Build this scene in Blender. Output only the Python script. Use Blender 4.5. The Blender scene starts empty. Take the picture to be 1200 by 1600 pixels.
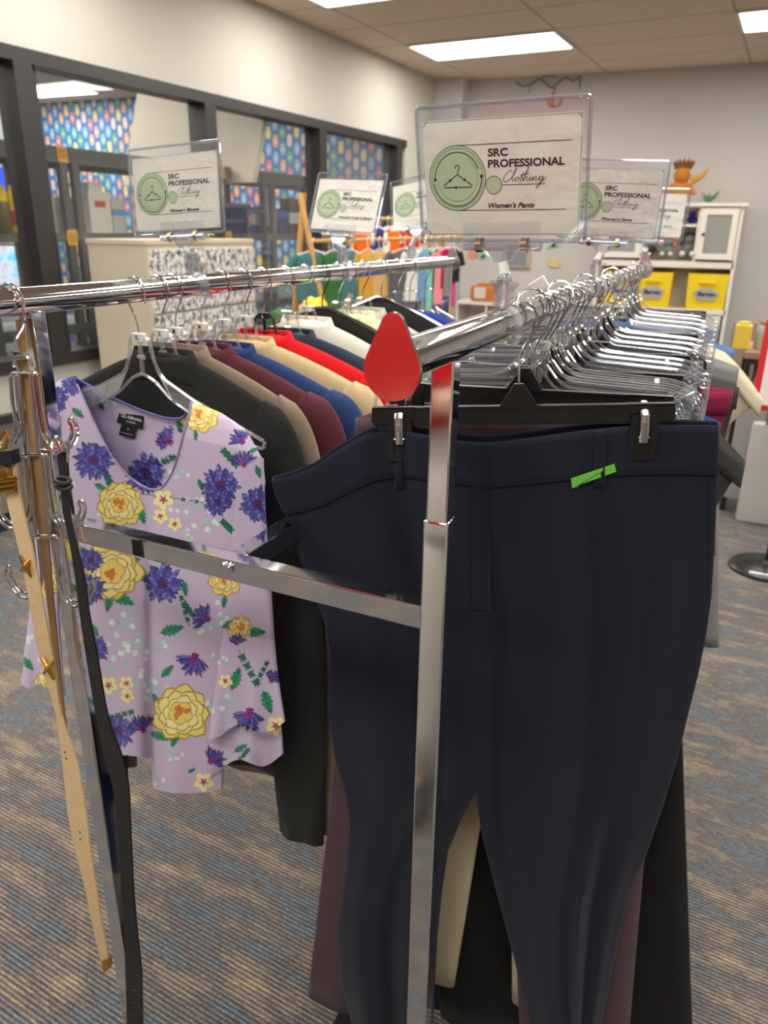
import bpy, bmesh, math, random
import numpy as np
from mathutils import Matrix, Vector
random.seed(4)
RNG = np.random.RandomState(7)
scene = bpy.context.scene
COL = scene.collection
pi = math.pi

# ---------------------------------------------------------------- camera
CAMH = 1.5
F = 1185.0
_dn = np.array([-44.0, -3190.0, -F]); _dn /= np.linalg.norm(_dn)
_up = -_dn
def _ray(px, py):
    r = np.array([px - 600.0, 800.0 - py, -F]); return r / np.linalg.norm(r)
_Yc = _ray(1145, 370); _Yc -= _up * _Yc.dot(_up); _Yc /= np.linalg.norm(_Yc)
_Xc = np.cross(_Yc, _up)
RW = np.array([_Xc, _Yc, _up])
CAM = np.array([0.0, 0.0, CAMH])
cd = bpy.data.cameras.new('camera'); cam = bpy.data.objects.new('camera', cd); COL.objects.link(cam)
cd.sensor_fit = 'VERTICAL'; cd.sensor_height = 36.0; cd.lens = F / 1600 * 36
cd.clip_start = 0.02
cam.matrix_world = Matrix(((*RW[0], 0), (*RW[1], 0), (*RW[2], CAMH), (0, 0, 0, 1)))
cd.dof.use_dof = True; cd.dof.focus_distance = 0.80; cd.dof.aperture_fstop = 8.0
scene.camera = cam

# ---------------------------------------------------------------- light, exposure
w = bpy.data.worlds.new('world'); scene.world = w; w.use_nodes = True
w.node_tree.nodes['Background'].inputs[0].default_value = (0.9, 0.95, 1, 1)
w.node_tree.nodes['Background'].inputs[1].default_value = 0.3
LAMP = 16.5          # emission of the ceiling diffusers
scene.view_settings.view_transform = 'Standard'
scene.view_settings.look = 'None'
scene.view_settings.gamma = 1.0
scene.view_settings.use_curve_mapping = False
scene.view_settings.exposure = 0.0
cy = scene.cycles
cy.use_denoising = True
cy.max_bounces = 12; cy.transparent_max_bounces = 40; cy.transmission_bounces = 10; cy.glossy_bounces = 6; cy.diffuse_bounces = 4
cy.sample_clamp_indirect = 8.0
cy.caustics_reflective = False; cy.caustics_refractive = False

# ---------------------------------------------------------------- photograph geometry -> place
def ray(px, py): return RW @ _ray(px, py)
def onz(px, py, z): r = ray(px, py); t = (z - CAMH) / r[2]; return CAM + r * t
def ony(px, py, y): r = ray(px, py); return CAM + r * (y / r[1])
def onx(px, py, x): r = ray(px, py); return CAM + r * (x / r[0])
def proj(p):
    c = RW.T @ (np.asarray(p, float) - CAM); return 600 + F * c[0] / -c[2], 800 - F * c[1] / -c[2]
class Plane:
    """vertical plane through (x,y) whose horizontal direction has azimuth a (0 = along +X)"""
    def __init__(s, x, y, a, lean=0.0, z0=CAMH):
        s.p = np.array([x, y, z0]); s.u = np.array([math.cos(a), math.sin(a), 0.0])
        n = np.array([s.u[1], -s.u[0], 0.0])            # towards the camera (-Y)
        s.n = n * math.cos(lean) + np.array([0, 0, math.sin(lean)])
        s.up = np.cross(s.u, -s.n) * -1; 
        if s.up[2] < 0: s.up = -s.up
    def at(s, px, py, d=0.0):
        r = ray(px, py); t = (s.p - CAM).dot(s.n) / r.dot(s.n); return CAM + r * t + s.n * d
    def loc(s, a, z, d=0.0): return s.p + s.u * a + s.up * z + s.n * d

# ---------------------------------------------------------------- materials
def new_mat(name):
    m = bpy.data.materials.new(name); m.use_nodes = True
    return m, m.node_tree, m.node_tree.nodes['Principled BSDF']
def N(nt, t, **kw):
    n = nt.nodes.new(t)
    for k, v in kw.items():
        if k.startswith('i_'): n.inputs[int(k[2:]) if k[2:].isdigit() else k[2:]].default_value = v
        else: setattr(n, k, v)
    return n
def lin(c):
    """sRGB 0-255 -> linear"""
    return tuple(((x / 255) / 12.92 if x / 255 <= .04045 else ((x / 255 + .055) / 1.055) ** 2.4) for x in c)
MATS = {}
def plain(name, rgb, rough=0.5, metal=0.0, spec=0.5, emit=0.0, coat=0.0):
    if name in MATS: return MATS[name]
    m, nt, b = new_mat(name)
    c = (*lin(rgb), 1)
    b.inputs['Base Color'].default_value = c; b.inputs['Roughness'].default_value = rough
    b.inputs['Metallic'].default_value = metal; b.inputs['Specular IOR Level'].default_value = spec
    if coat: b.inputs['Coat Weight'].default_value = coat
    if emit: b.inputs['Emission Color'].default_value = c; b.inputs['Emission Strength'].default_value = emit
    MATS[name] = m; return m
def cloth(name, rgb, rough=0.85, scale=900.0, bump=0.25, var=0.12, dark=None, weave='noise', sheen=0.06, spec=0.2, big=7.0):
    """fabric: fine weave bump, a little colour variation, broad soft wrinkles"""
    if name in MATS: return MATS[name]
    m, nt, b = new_mat(name)
    tc = N(nt, 'ShaderNodeTexCoord')
    n1 = N(nt, 'ShaderNodeTexNoise', i_Scale=scale, i_Detail=2.0); nt.links.new(tc.outputs['Object'], n1.inputs['Vector'])
    n2 = N(nt, 'ShaderNodeTexNoise', i_Scale=big, i_Detail=3.0); nt.links.new(tc.outputs['Object'], n2.inputs['Vector'])
    r = N(nt, 'ShaderNodeMix', data_type='RGBA')
    c = np.array(lin(rgb)); c2 = np.array(lin(dark)) if dark else c * (1 - var * 2)
    r.inputs[6].default_value = (*c2, 1); r.inputs[7].default_value = (*(c if dark else np.minimum(c * (1 + var), 1)), 1)
    if weave == 'twill':
        wv = N(nt, 'ShaderNodeTexWave', i_Scale=scale / 6, i_Distortion=2.0); wv.bands_direction = 'DIAGONAL'
        nt.links.new(tc.outputs['Object'], wv.inputs['Vector']); src = wv.outputs['Fac']
    else: src = n1.outputs['Fac']
    nt.links.new(src, r.inputs[0]); nt.links.new(r.outputs[2], b.inputs['Base Color'])
    b1 = N(nt, 'ShaderNodeBump', i_Strength=bump, i_Distance=0.0006); nt.links.new(src, b1.inputs['Height'])
    b2 = N(nt, 'ShaderNodeBump', i_Strength=0.35, i_Distance=0.012); nt.links.new(n2.outputs['Fac'], b2.inputs['Height'])
    nt.links.new(b1.outputs['Normal'], b2.inputs['Normal']); nt.links.new(b2.outputs['Normal'], b.inputs['Normal'])
    b.inputs['Roughness'].default_value = rough; b.inputs['Sheen Weight'].default_value = sheen
    b.inputs['Specular IOR Level'].default_value = spec
    MATS[name] = m; return m
def clear_plastic(name, tint=(0.93, 0.94, 0.96), gloss=0.08, edge=0.55, rough=0.04):
    """thin clear plastic: mostly seen through, glossy, whiter where seen edge-on"""
    if name in MATS: return MATS[name]
    m, nt, b = new_mat(name); nt.nodes.remove(b)
    out = nt.nodes['Material Output']
    tr = N(nt, 'ShaderNodeBsdfTransparent'); tr.inputs[0].default_value = (*tint, 1)
    gl = N(nt, 'ShaderNodeBsdfGlossy'); gl.inputs['Roughness'].default_value = rough; gl.inputs[0].default_value = (1, 1, 1, 1)
    df = N(nt, 'ShaderNodeBsdfDiffuse'); df.inputs[0].default_value = (0.85, 0.86, 0.9, 1)
    lw = N(nt, 'ShaderNodeLayerWeight', i_Blend=0.35)
    m1 = N(nt, 'ShaderNodeMath', operation='MULTIPLY_ADD', use_clamp=True); m1.inputs[1].default_value = edge; m1.inputs[2].default_value = gloss
    nt.links.new(lw.outputs['Facing'], m1.inputs[0])
    mx = N(nt, 'ShaderNodeMixShader'); nt.links.new(m1.outputs[0], mx.inputs[0])
    nt.links.new(tr.outputs[0], mx.inputs[1])
    m2 = N(nt, 'ShaderNodeMixShader'); m2.inputs[0].default_value = 0.28; nt.links.new(gl.outputs[0], m2.inputs[1]); nt.links.new(df.outputs[0], m2.inputs[2])
    nt.links.new(m2.outputs[0], mx.inputs[2]); nt.links.new(mx.outputs[0], out.inputs[0])
    MATS[name] = m; return m

chrome = plain('chrome', (222, 222, 224), 0.07, 1.0)
wire_chrome = plain('wire chrome', (215, 215, 217), 0.12, 1.0)
black_plastic = plain('black plastic', (26, 25, 25), 0.32)
black_metal = plain('black metal', (30, 30, 31), 0.4)
white_plastic = plain('white plastic', (232, 230, 224), 0.4)
clear = clear_plastic('clear plastic', (0.90, 0.91, 0.93), gloss=0.16, edge=0.75)
film = clear_plastic('clear film', (0.93, 0.94, 0.96), gloss=0.05, edge=0.25, rough=0.06)
glass = clear_plastic('window glass', (0.95, 0.96, 0.96), gloss=0.03, edge=0.12, rough=0.0)
gold = plain('gold metal', (214, 164, 74), 0.2, 1.0)
ink = plain('black ink', (24, 24, 30), 0.7)

# ---------------------------------------------------------------- objects
def tag(o, label=None, cat=None, group=None, kind=None):
    if label: o['label'] = label
    if cat: o['category'] = cat
    if group: o['group'] = group
    if kind: o['kind'] = kind
    return o
def empty(name, loc, label=None, cat=None, group=None, rz=0.0):
    o = bpy.data.objects.new(name, None); COL.objects.link(o); o.empty_display_size = 0.05
    o.location = [float(v) for v in loc]; o.rotation_euler = (0, 0, rz)
    return tag(o, label, cat, group)
def chain_origin(p):
    o = np.zeros(3)
    while p is not None: o += np.array(p.location); p = p.parent
    return o
class MB:
    """collects shapes; build() links them as ONE mesh object"""
    def __init__(s): s.v = []; s.f = []; s.m = []; s.n = 0
    def add(s, verts, faces, mi=0):
        verts = np.asarray(verts, float).reshape(-1, 3); o = s.n
        s.v.append(verts); s.n += len(verts)
        s.f += [tuple(int(i) + o for i in f) for f in faces]; s.m += [mi] * len(faces); return s
    def box(s, c, d, rz=0.0, mi=0, bev=0.0, R=None):
        c = np.asarray(c, float); d = np.asarray(d, float) / 2
        if R is None:
            R = np.array([[math.cos(rz), -math.sin(rz), 0], [math.sin(rz), math.cos(rz), 0], [0, 0, 1]])
        if bev <= 0:
            v = [(x, y, z) for x in (-1, 1) for y in (-1, 1) for z in (-1, 1)]
            v = np.array(v) * d
            f = [(0, 1, 3, 2), (4, 6, 7, 5), (0, 4, 5, 1), (2, 3, 7, 6), (0, 2, 6, 4), (1, 5, 7, 3)]
        else:
            b = min(bev, d.min() * 0.98)
            bm = bmesh.new(); bmesh.ops.create_cube(bm, size=1.0)
            for q in bm.verts: q.co = Vector((q.co.x * 2 * d[0], q.co.y * 2 * d[1], q.co.z * 2 * d[2]))
            bmesh.ops.bevel(bm, geom=list(bm.edges) + list(bm.verts), offset=b, segments=2, profile=0.6, affect='EDGES')
            bm.verts.index_update(); v = np.array([q.co[:] for q in bm.verts]); f = [tuple(q.index for q in g.verts) for g in bm.faces]; bm.free()
        return s.add(v @ R.T + c, f, mi)
    def tube(s, pts, r, n=8, closed=False, mi=0, cap=True, flat=1.0):
        P = np.asarray(pts, float); k = len(P)
        rr = np.full(k, r) if np.isscalar(r) else np.asarray(r, float)
        T = np.zeros_like(P)
        if closed: T = np.roll(P, -1, 0) - np.roll(P, 1, 0)
        else: T[1:-1] = P[2:] - P[:-2]; T[0] = P[1] - P[0]; T[-1] = P[-1] - P[-2]
        T /= np.maximum(np.linalg.norm(T, axis=1), 1e-9)[:, None]
        a = np.array([0, 0, 1.0]) if abs(T[0][2]) < 0.9 else np.array([0, 1.0, 0])
        u = np.cross(T[0], a); u /= np.linalg.norm(u); V = []
        for i in range(k):
            u = u - T[i] * u.dot(T[i]); u /= max(np.linalg.norm(u), 1e-9); w_ = np.cross(T[i], u)
            for j in range(n):
                t = 2 * pi * j / n; V.append(P[i] + rr[i] * (math.cos(t) * u + math.sin(t) * w_ * flat))
        Fc = []
        for i in range(k if closed else k - 1):
            i2 = (i + 1) % k
            for j in range(n): Fc.append((i * n + j, i * n + (j + 1) % n, i2 * n + (j + 1) % n, i2 * n + j))
        if cap and not closed: Fc.append(tuple(range(n - 1, -1, -1))); Fc.append(tuple((k - 1) * n + j for j in range(n)))
        return s.add(V, Fc, mi)
    def cyl(s, a, b, r, r2=None, n=20, mi=0): return s.tube([a, b], [r, r if r2 is None else r2], n, mi=mi)
    def lathe(s, c, prof, n=24, axis=(0, 0, 1), mi=0):
        """prof: (radius, height) pairs along axis from c"""
        c = np.asarray(c, float); ax = np.asarray(axis, float); ax /= np.linalg.norm(ax)
        a = np.array([1.0, 0, 0]) if abs(ax[0]) < 0.9 else np.array([0, 1.0, 0])
        u = np.cross(ax, a); u /= np.linalg.norm(u); w_ = np.cross(ax, u)
        V = [c + ax * h + r * (math.cos(2 * pi * j / n) * u + math.sin(2 * pi * j / n) * w_) for r, h in prof for j in range(n)]
        Fc = [(i * n + j, i * n + (j + 1) % n, (i + 1) * n + (j + 1) % n, (i + 1) * n + j) for i in range(len(prof) - 1) for j in range(n)]
        Fc.append(tuple(range(n - 1, -1, -1))); Fc.append(tuple((len(prof) - 1) * n + j for j in range(n)))
        return s.add(V, Fc, mi)
    def ball(s, c, r, n=12, sc=(1, 1, 1), mi=0):
        pr = [(max(1e-4, math.sin(pi * i / (n // 2 + 2))) , -math.cos(pi * i / (n // 2 + 2))) for i in range(n // 2 + 3)]
        V = [np.asarray(c) + r * np.array([q * math.cos(2 * pi * j / n) * sc[0], q * math.sin(2 * pi * j / n) * sc[1], h * sc[2]]) for q, h in pr for j in range(n)]
        Fc = [(i * n + j, i * n + (j + 1) % n, (i + 1) * n + (j + 1) % n, (i + 1) * n + j) for i in range(len(pr) - 1) for j in range(n)]
        return s.add(V, Fc, mi)
    def prism(s, pts, off, mi=0):
        """polygon pts (3-D, planar) extruded by vector off"""
        P = np.asarray(pts, float); k = len(P); off = np.asarray(off, float)
        V = np.vstack([P, P + off])
        Fc = [tuple(range(k)), tuple(range(2 * k - 1, k - 1, -1))] + [(j, j + k, (j + 1) % k + k, (j + 1) % k) for j in range(k)]
        return s.add(V, Fc, mi)
    def loft(s, rings, closed=True, cap0=False, cap1=False, mi=0):
        Rg = np.asarray(rings, float); k, n = Rg.shape[:2]; Fc = []
        for i in range(k - 1):
            for j in range(n if closed else n - 1):
                Fc.append((i * n + j, i * n + (j + 1) % n, (i + 1) * n + (j + 1) % n, (i + 1) * n + j))
        if cap0: Fc.append(tuple(range(n - 1, -1, -1)))
        if cap1: Fc.append(tuple((k - 1) * n + j for j in range(n)))
        return s.add(Rg.reshape(-1, 3), Fc, mi)
    def build(s, name, mat, parent=None, smooth=True, local=False, sharp=0.6, solid=0.0):
        me = bpy.data.meshes.new(name)
        V = np.vstack(s.v)
        if parent is not None and not local: V = V - chain_origin(parent)
        me.from_pydata(V.tolist(), [], s.f)
        for q in (mat if isinstance(mat, (list, tuple)) else [mat]): me.materials.append(q)
        me.polygons.foreach_set('material_index', s.m)
        bm = bmesh.new(); bm.from_mesh(me); bmesh.ops.recalc_face_normals(bm, faces=bm.faces); bm.to_mesh(me); bm.free()
        if smooth:
            me.polygons.foreach_set('use_smooth', [True] * len(me.polygons))
            me.set_sharp_from_angle(angle=sharp)
        me.update()
        o = bpy.data.objects.new(name, me); COL.objects.link(o)
        if parent is not None: o.parent = parent
        if solid:
            md = o.modifiers.new('Solidify', 'SOLIDIFY'); md.thickness = solid; md.offset = 0
        return o
def top(name, mb, mat, label, cat, group=None, origin=None, **kw):
    """a thing that is one mesh, its origin at its own base centre"""
    V = np.vstack(mb.v)
    if origin is None: origin = np.array([(V[:, 0].min() + V[:, 0].max()) / 2, (V[:, 1].min() + V[:, 1].max()) / 2, V[:, 2].min()])
    mb.v = [V - origin]
    o = mb.build(name, mat, None, **kw); o.location = [float(v) for v in origin]
    return tag(o, label, cat, group)
def struct(name, mb, mat, smooth=False):
    o = mb.build(name, mat, None, smooth=smooth); o['kind'] = 'structure'; return o
def copy_tree(o, parent=None):
    c = o.copy(); COL.objects.link(c); c.parent = parent
    for ch in list(o.children): copy_tree(ch, c)
    return c
def smooth_path(P, k=6):
    """Catmull-Rom through the points"""
    P = np.asarray(P, float); Q = np.vstack([2 * P[0] - P[1], P, 2 * P[-1] - P[-2]]); out = []
    for i in range(1, len(Q) - 2):
        for t in np.arange(k) / k:
            a, b, c, d = Q[i - 1], Q[i], Q[i + 1], Q[i + 2]
            out.append(.5 * (2 * b + (c - a) * t + (2 * a - 5 * b + 4 * c - d) * t * t + (3 * b - a - 3 * c + d) * t ** 3))
    out.append(P[-1]); return np.array(out)
def _at(s, px, py, d=0.0):
    r = ray(px, py); p = s.p + s.n * d; t = (p - CAM).dot(s.n) / r.dot(s.n); return CAM + r * t
Plane.at = _at
# ================================================================ THE ROOM
ZC = CAMH + 1.4                       # ceiling height
WA = np.array([-3.11, 4.99]); WD = np.array([0.0687, 0.9976]); WN = np.array([WD[1], -WD[0]])   # left (glazed) wall: point, direction, normal into the room
def wl(s, z, off=0.0): p = WA + WD * s + WN * off; return np.array([p[0], p[1], z])
def noise_wall(name, rgb, sc=3.0, var=0.03, rough=0.75):
    m, nt, b = new_mat(name); tc = N(nt, 'ShaderNodeTexCoord')
    n1 = N(nt, 'ShaderNodeTexNoise', i_Scale=sc, i_Detail=3.0); nt.links.new(tc.outputs['Object'], n1.inputs[0])
    n2 = N(nt, 'ShaderNodeTexNoise', i_Scale=260.0, i_Detail=2.0); nt.links.new(tc.outputs['Object'], n2.inputs[0])
    mx = N(nt, 'ShaderNodeMix', data_type='RGBA'); c = np.array(lin(rgb))
    mx.inputs[6].default_value = (*(c * (1 - var)), 1); mx.inputs[7].default_value = (*np.minimum(c * (1 + var), 1), 1)
    nt.links.new(n1.outputs[0], mx.inputs[0]); nt.links.new(mx.outputs[2], b.inputs['Base Color'])
    bp = N(nt, 'ShaderNodeBump', i_Strength=0.15, i_Distance=0.002); nt.links.new(n2.outputs[0], bp.inputs['Height']); nt.links.new(bp.outputs[0], b.inputs['Normal'])
    b.inputs['Roughness'].default_value = rough; b.inputs['Specular IOR Level'].default_value = 0.25
    return m
wall_mat = noise_wall('painted wall', (198, 193, 184))
wall_back_mat = noise_wall('painted back wall', (200, 195, 191))
AR = -0.07                            # the room's grid is turned a little against the rack
# carpet
def carpet():
    m, nt, b = new_mat('striped loop carpet'); L = nt.links.new
    tc = N(nt, 'ShaderNodeTexCoord'); mp = N(nt, 'ShaderNodeMapping'); mp.inputs['Rotation'].default_value = (0, 0, 0.10)
    L(tc.outputs['Object'], mp.inputs[0])
    def noise(sx, sy, det=2.0, off=0.0, rough=0.5):
        q = N(nt, 'ShaderNodeMapping'); q.inputs['Scale'].default_value = (sx, sy, 1); q.inputs['Location'].default_value = (off, off, 0); L(mp.outputs[0], q.inputs[0])
        n = N(nt, 'ShaderNodeTexNoise', i_Scale=1.0, i_Detail=det, i_Roughness=rough); L(q.outputs[0], n.inputs[0]); return n.outputs[0]
    zone = noise(4.6, 15.0, 3.0, 0, .66)
    jit = noise(20, 110, 2.0, 31.0, .6)
    mj = N(nt, 'ShaderNodeMath', operation='MULTIPLY_ADD'); mj.inputs[1].default_value = .34; L(jit, mj.inputs[0]); ad = N(nt, 'ShaderNodeMath', operation='SUBTRACT'); L(zone, ad.inputs[0]); ad.inputs[1].default_value = .17; L(ad.outputs[0], mj.inputs[2])
    r1 = N(nt, 'ShaderNodeValToRGB'); L(mj.outputs[0], r1.inputs[0]); e = r1.color_ramp.elements
    stops = [(0.33, (84, 98, 110)), (0.41, (116, 130, 140)), (0.445, (84, 80, 84)), (0.50, (128, 120, 114)), (0.535, (100, 94, 94)), (0.575, (164, 146, 124)), (0.62, (132, 122, 114)), (0.68, (184, 162, 130))]
    e[0].position = stops[0][0]; e[0].color = (*lin(stops[0][1]), 1); e[1].position = stops[-1][0]; e[1].color = (*lin(stops[-1][1]), 1)
    for p, c in stops[1:-1]: q = e.new(p); q.color = (*lin(c), 1)
    mx = N(nt, 'ShaderNodeMix', data_type='RGBA'); mx.inputs[0].default_value = .42; L(r1.outputs[0], mx.inputs[6]); mx.inputs[7].default_value = (*lin((114, 110, 108)), 1)
    # loop rows: dark gaps between yarn rows
    wv = N(nt, 'ShaderNodeTexWave', i_Scale=32.0, i_Distortion=1.1); wv.bands_direction = 'Y'; wv.inputs['Detail'].default_value = 3.0; wv.inputs['Detail Scale'].default_value = 4.0
    L(mp.outputs[0], wv.inputs[0])
    loops = noise(170, 150, 1.0)
    ml = N(nt, 'ShaderNodeMath', operation='MULTIPLY'); L(wv.outputs['Fac'], ml.inputs[0]); L(loops, ml.inputs[1])
    rg = N(nt, 'ShaderNodeMapRange'); rg.inputs[1].default_value = 0.05; rg.inputs[2].default_value = 0.5; rg.inputs[3].default_value = 0.48; rg.inputs[4].default_value = 1.40; L(ml.outputs[0], rg.inputs[0])
    mm = N(nt, 'ShaderNodeVectorMath', operation='MULTIPLY'); L(mx.outputs[2], mm.inputs[0]); L(rg.outputs[0], mm.inputs[1])
    L(mm.outputs[0], b.inputs['Base Color'])
    bp = N(nt, 'ShaderNodeBump', i_Strength=0.8, i_Distance=0.004); L(ml.outputs[0], bp.inputs['Height']); L(bp.outputs[0], b.inputs['Normal'])
    b.inputs['Roughness'].default_value = 0.95; b.inputs['Specular IOR Level'].default_value = 0.1
    return m
X0, X1, Y0, Y1 = -3.6, 4.6, -4.6, 8.2
struct('floor', MB().box((-1.5, 2.1, -0.05), (14.5, 15.0, 0.1)), carpet())
# ceiling of 2 x 4 ft tiles in a T grid
def ceiling_mat():
    m, nt, b = new_mat('ceiling tiles'); L = nt.links.new
    tc = N(nt, 'ShaderNodeTexCoord'); mp = N(nt, 'ShaderNodeMapping')
    mp.vector_type = 'TEXTURE'; mp.inputs['Location'].default_value = (-2.64, 6.50, 0); mp.inputs['Rotation'].default_value = (0, 0, AR); L(tc.outputs['Object'], mp.inputs[0])
    br = N(nt, 'ShaderNodeTexBrick', offset=0.0, squash=1.0); br.inputs['Scale'].default_value = 1.0
    br.inputs['Brick Width'].default_value = 1.22; br.inputs['Row Height'].default_value = 0.61; br.inputs['Mortar Size'].default_value = 0.010; br.inputs['Mortar Smooth'].default_value = 0.0
    br.inputs['Color1'].default_value = br.inputs['Color2'].default_value = (*lin((226, 208, 190)), 1); br.inputs['Mortar'].default_value = (*lin((186, 170, 152)), 1)
    L(mp.outputs[0], br.inputs[0]); 
    ns = N(nt, 'ShaderNodeTexNoise', i_Scale=150.0, i_Detail=3.0); L(tc.outputs['Object'], ns.inputs[0])
    rg = N(nt, 'ShaderNodeMapRange'); rg.inputs[1].default_value = .35; rg.inputs[2].default_value = .65; rg.inputs[3].default_value = .9; rg.inputs[4].default_value = 1.04; L(ns.outputs[0], rg.inputs[0])
    mm = N(nt, 'ShaderNodeVectorMath', operation='MULTIPLY'); L(br.outputs[0], mm.inputs[0]); L(rg.outputs[0], mm.inputs[1]); L(mm.outputs[0], b.inputs['Base Color'])
    bp = N(nt, 'ShaderNodeBump', i_Strength=0.5, i_Distance=0.01); L(br.outputs['Fac'], bp.inputs['Height']); L(bp.outputs[0], b.inputs['Normal'])
    b.inputs['Roughness'].default_value = 0.9
    return m
struct('ceiling', MB().box((-1.5, 2.1, ZC + 0.05), (14.5, 15.0, 0.1)), ceiling_mat())
# ceiling fixtures on the same grid
cR = np.array([[math.cos(AR), -math.sin(AR)], [math.sin(AR), math.cos(AR)]])
def grid(i, j): p = np.array([-2.64, 6.50]) + cR @ np.array([(i + .5) * 1.22, (j + .5) * 0.61]); return p
lamp_m, nt, b = new_mat('lit diffuser'); nt.nodes.remove(b)
em = N(nt, 'ShaderNodeEmission'); em.inputs[0].default_value = (1.0, 0.965, 0.90, 1); em.inputs[1].default_value = LAMP; nt.links.new(em.outputs[0], nt.nodes['Material Output'].inputs[0])
fix_frame = plain('white enamel', (228, 224, 216), 0.4)
def ceiling_light(p, label, rz=AR, group='lit ceiling panels'):
    r = empty('ceiling_light', (p[0], p[1], ZC), label, 'ceiling light', group, rz)
    f = MB()
    for sx in (-1, 1): f.box((sx * .6, 0, -.008), (.025, .61, .016))
    for sy in (-1, 1): f.box((0, sy * .2925, -.008), (1.175, .025, .016))
    f.build('frame', fix_frame, r, local=True, smooth=False)
    MB().box((0, 0, -.006), (1.17, .56, .008)).build('diffuser', lamp_m, r, local=True, smooth=False)
    return r
ceiling_light(grid(0, 0), 'lit rectangular ceiling panel above the largest sign', group=None)
ceiling_light(grid(2, 0), 'lit ceiling panel cut by the right edge of the photo', group=None)
ceiling_light(grid(0, -3), 'lit ceiling panel at the top edge over the left wall', group=None)
for i, j in ((2, -3), (0, -6), (2, -6), (0, -9), (2, -9), (0, -12), (2, -12), (0, -15), (2, -15), (4, -3), (4, -9), (4, -15)):
    ceiling_light(grid(i, j), 'lit rectangular ceiling panel behind or beside the viewer, outside the photo')
# walls
sB = 3.25                                                   # wall_left meets the back wall here
black_frame = plain('black window frame', (46, 42, 42), 0.45)
FT, FB = CAMH + .79, CAMH - .70                              # outer top and bottom of the glazed strip
def wl_slab(mb, s0, s1, z0, z1, o0, o1):
    """a slab lying in the left wall, from offset o0 to o1"""
    return mb.prism([wl(s0, z0, o0), wl(s1, z0, o0), wl(s1, z1, o0), wl(s0, z1, o0)], [*(WN * (o1 - o0)), 0])
m = MB(); wl_slab(m, -9.4, sB + .4, FT, ZC, -.14, 0); wl_slab(m, 2.315, sB + .4, 0, FT, -.14, 0); wl_slab(m, -9.4, 2.315, 0, FB, -.14, 0)
struct('wall_left', m, wall_mat)
m = MB(); m.box((-2.0, 8.40, ZC / 2), (16.0, .5, ZC), 0.006)
struct('wall_back', m, wall_back_mat)
c1 = onz(680, 122, ZC); c2 = onz(725, 122, ZC)
m = MB().prism([(-3.2, 7.93, 0), (-2.62, 7.93, 0), (-2.62, 8.2, 0), (-3.2, 8.2, 0)], (0, 0, ZC)); struct('wall_corner', m, wall_back_mat)
struct('wall_right', MB().box((4.9, 2.1, ZC / 2), (.2, 14.6, ZC)), wall_mat)
struct('wall_front', MB().box((-1.5, -5.0, ZC / 2), (14.0, .2, ZC)), wall_mat)
# black window frame: head, sill, mullions
bays = [-6.10, -4.63, -3.255, -1.875, -0.50, 0.845, 2.19]
wf = MB(); wl_slab(wf, -6.2, 2.315, FT - .062, FT, -.12, .02); wl_slab(wf, -6.2, 2.315, FB, FB + .06, -.12, .03)
for k, s in enumerate(bays):
    wl_slab(wf, s - .075, s + .03, FB + .06, FT - .062, -.12, .02); wl_slab(wf, s + .03, s + .08, FB + .06, FT - .062, -.12, -.02)
struct('window_1', wf, black_frame)
for k in range(len(bays) - 1):
    g = MB(); wl_slab(g, bays[k] + .08, bays[k + 1] - .075, FB + .06, FT - .062, -.066, -.060); struct('window_%d' % (k + 2), g, glass)
g = MB(); wl_slab(g, -9.4, 2.2, FB - .235, FB - .20, 0, .05); struct('trim_1', g, black_frame)
g = MB(); wl_slab(g, -9.4, -1.9, .10, FB - .235, 0, .03); struct('trim_2', g, plain('grey panel', (120, 118, 116), .6))
g = MB(); wl_slab(g, -9.4, sB, 0, .10, 0, .012); struct('baseboard_left', g, black_frame)
struct('baseboard_back', MB().box((0.7, 8.13, .05), (6.6, .02, .10), .006), plain('grey base', (92, 88, 86), .6))
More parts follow.
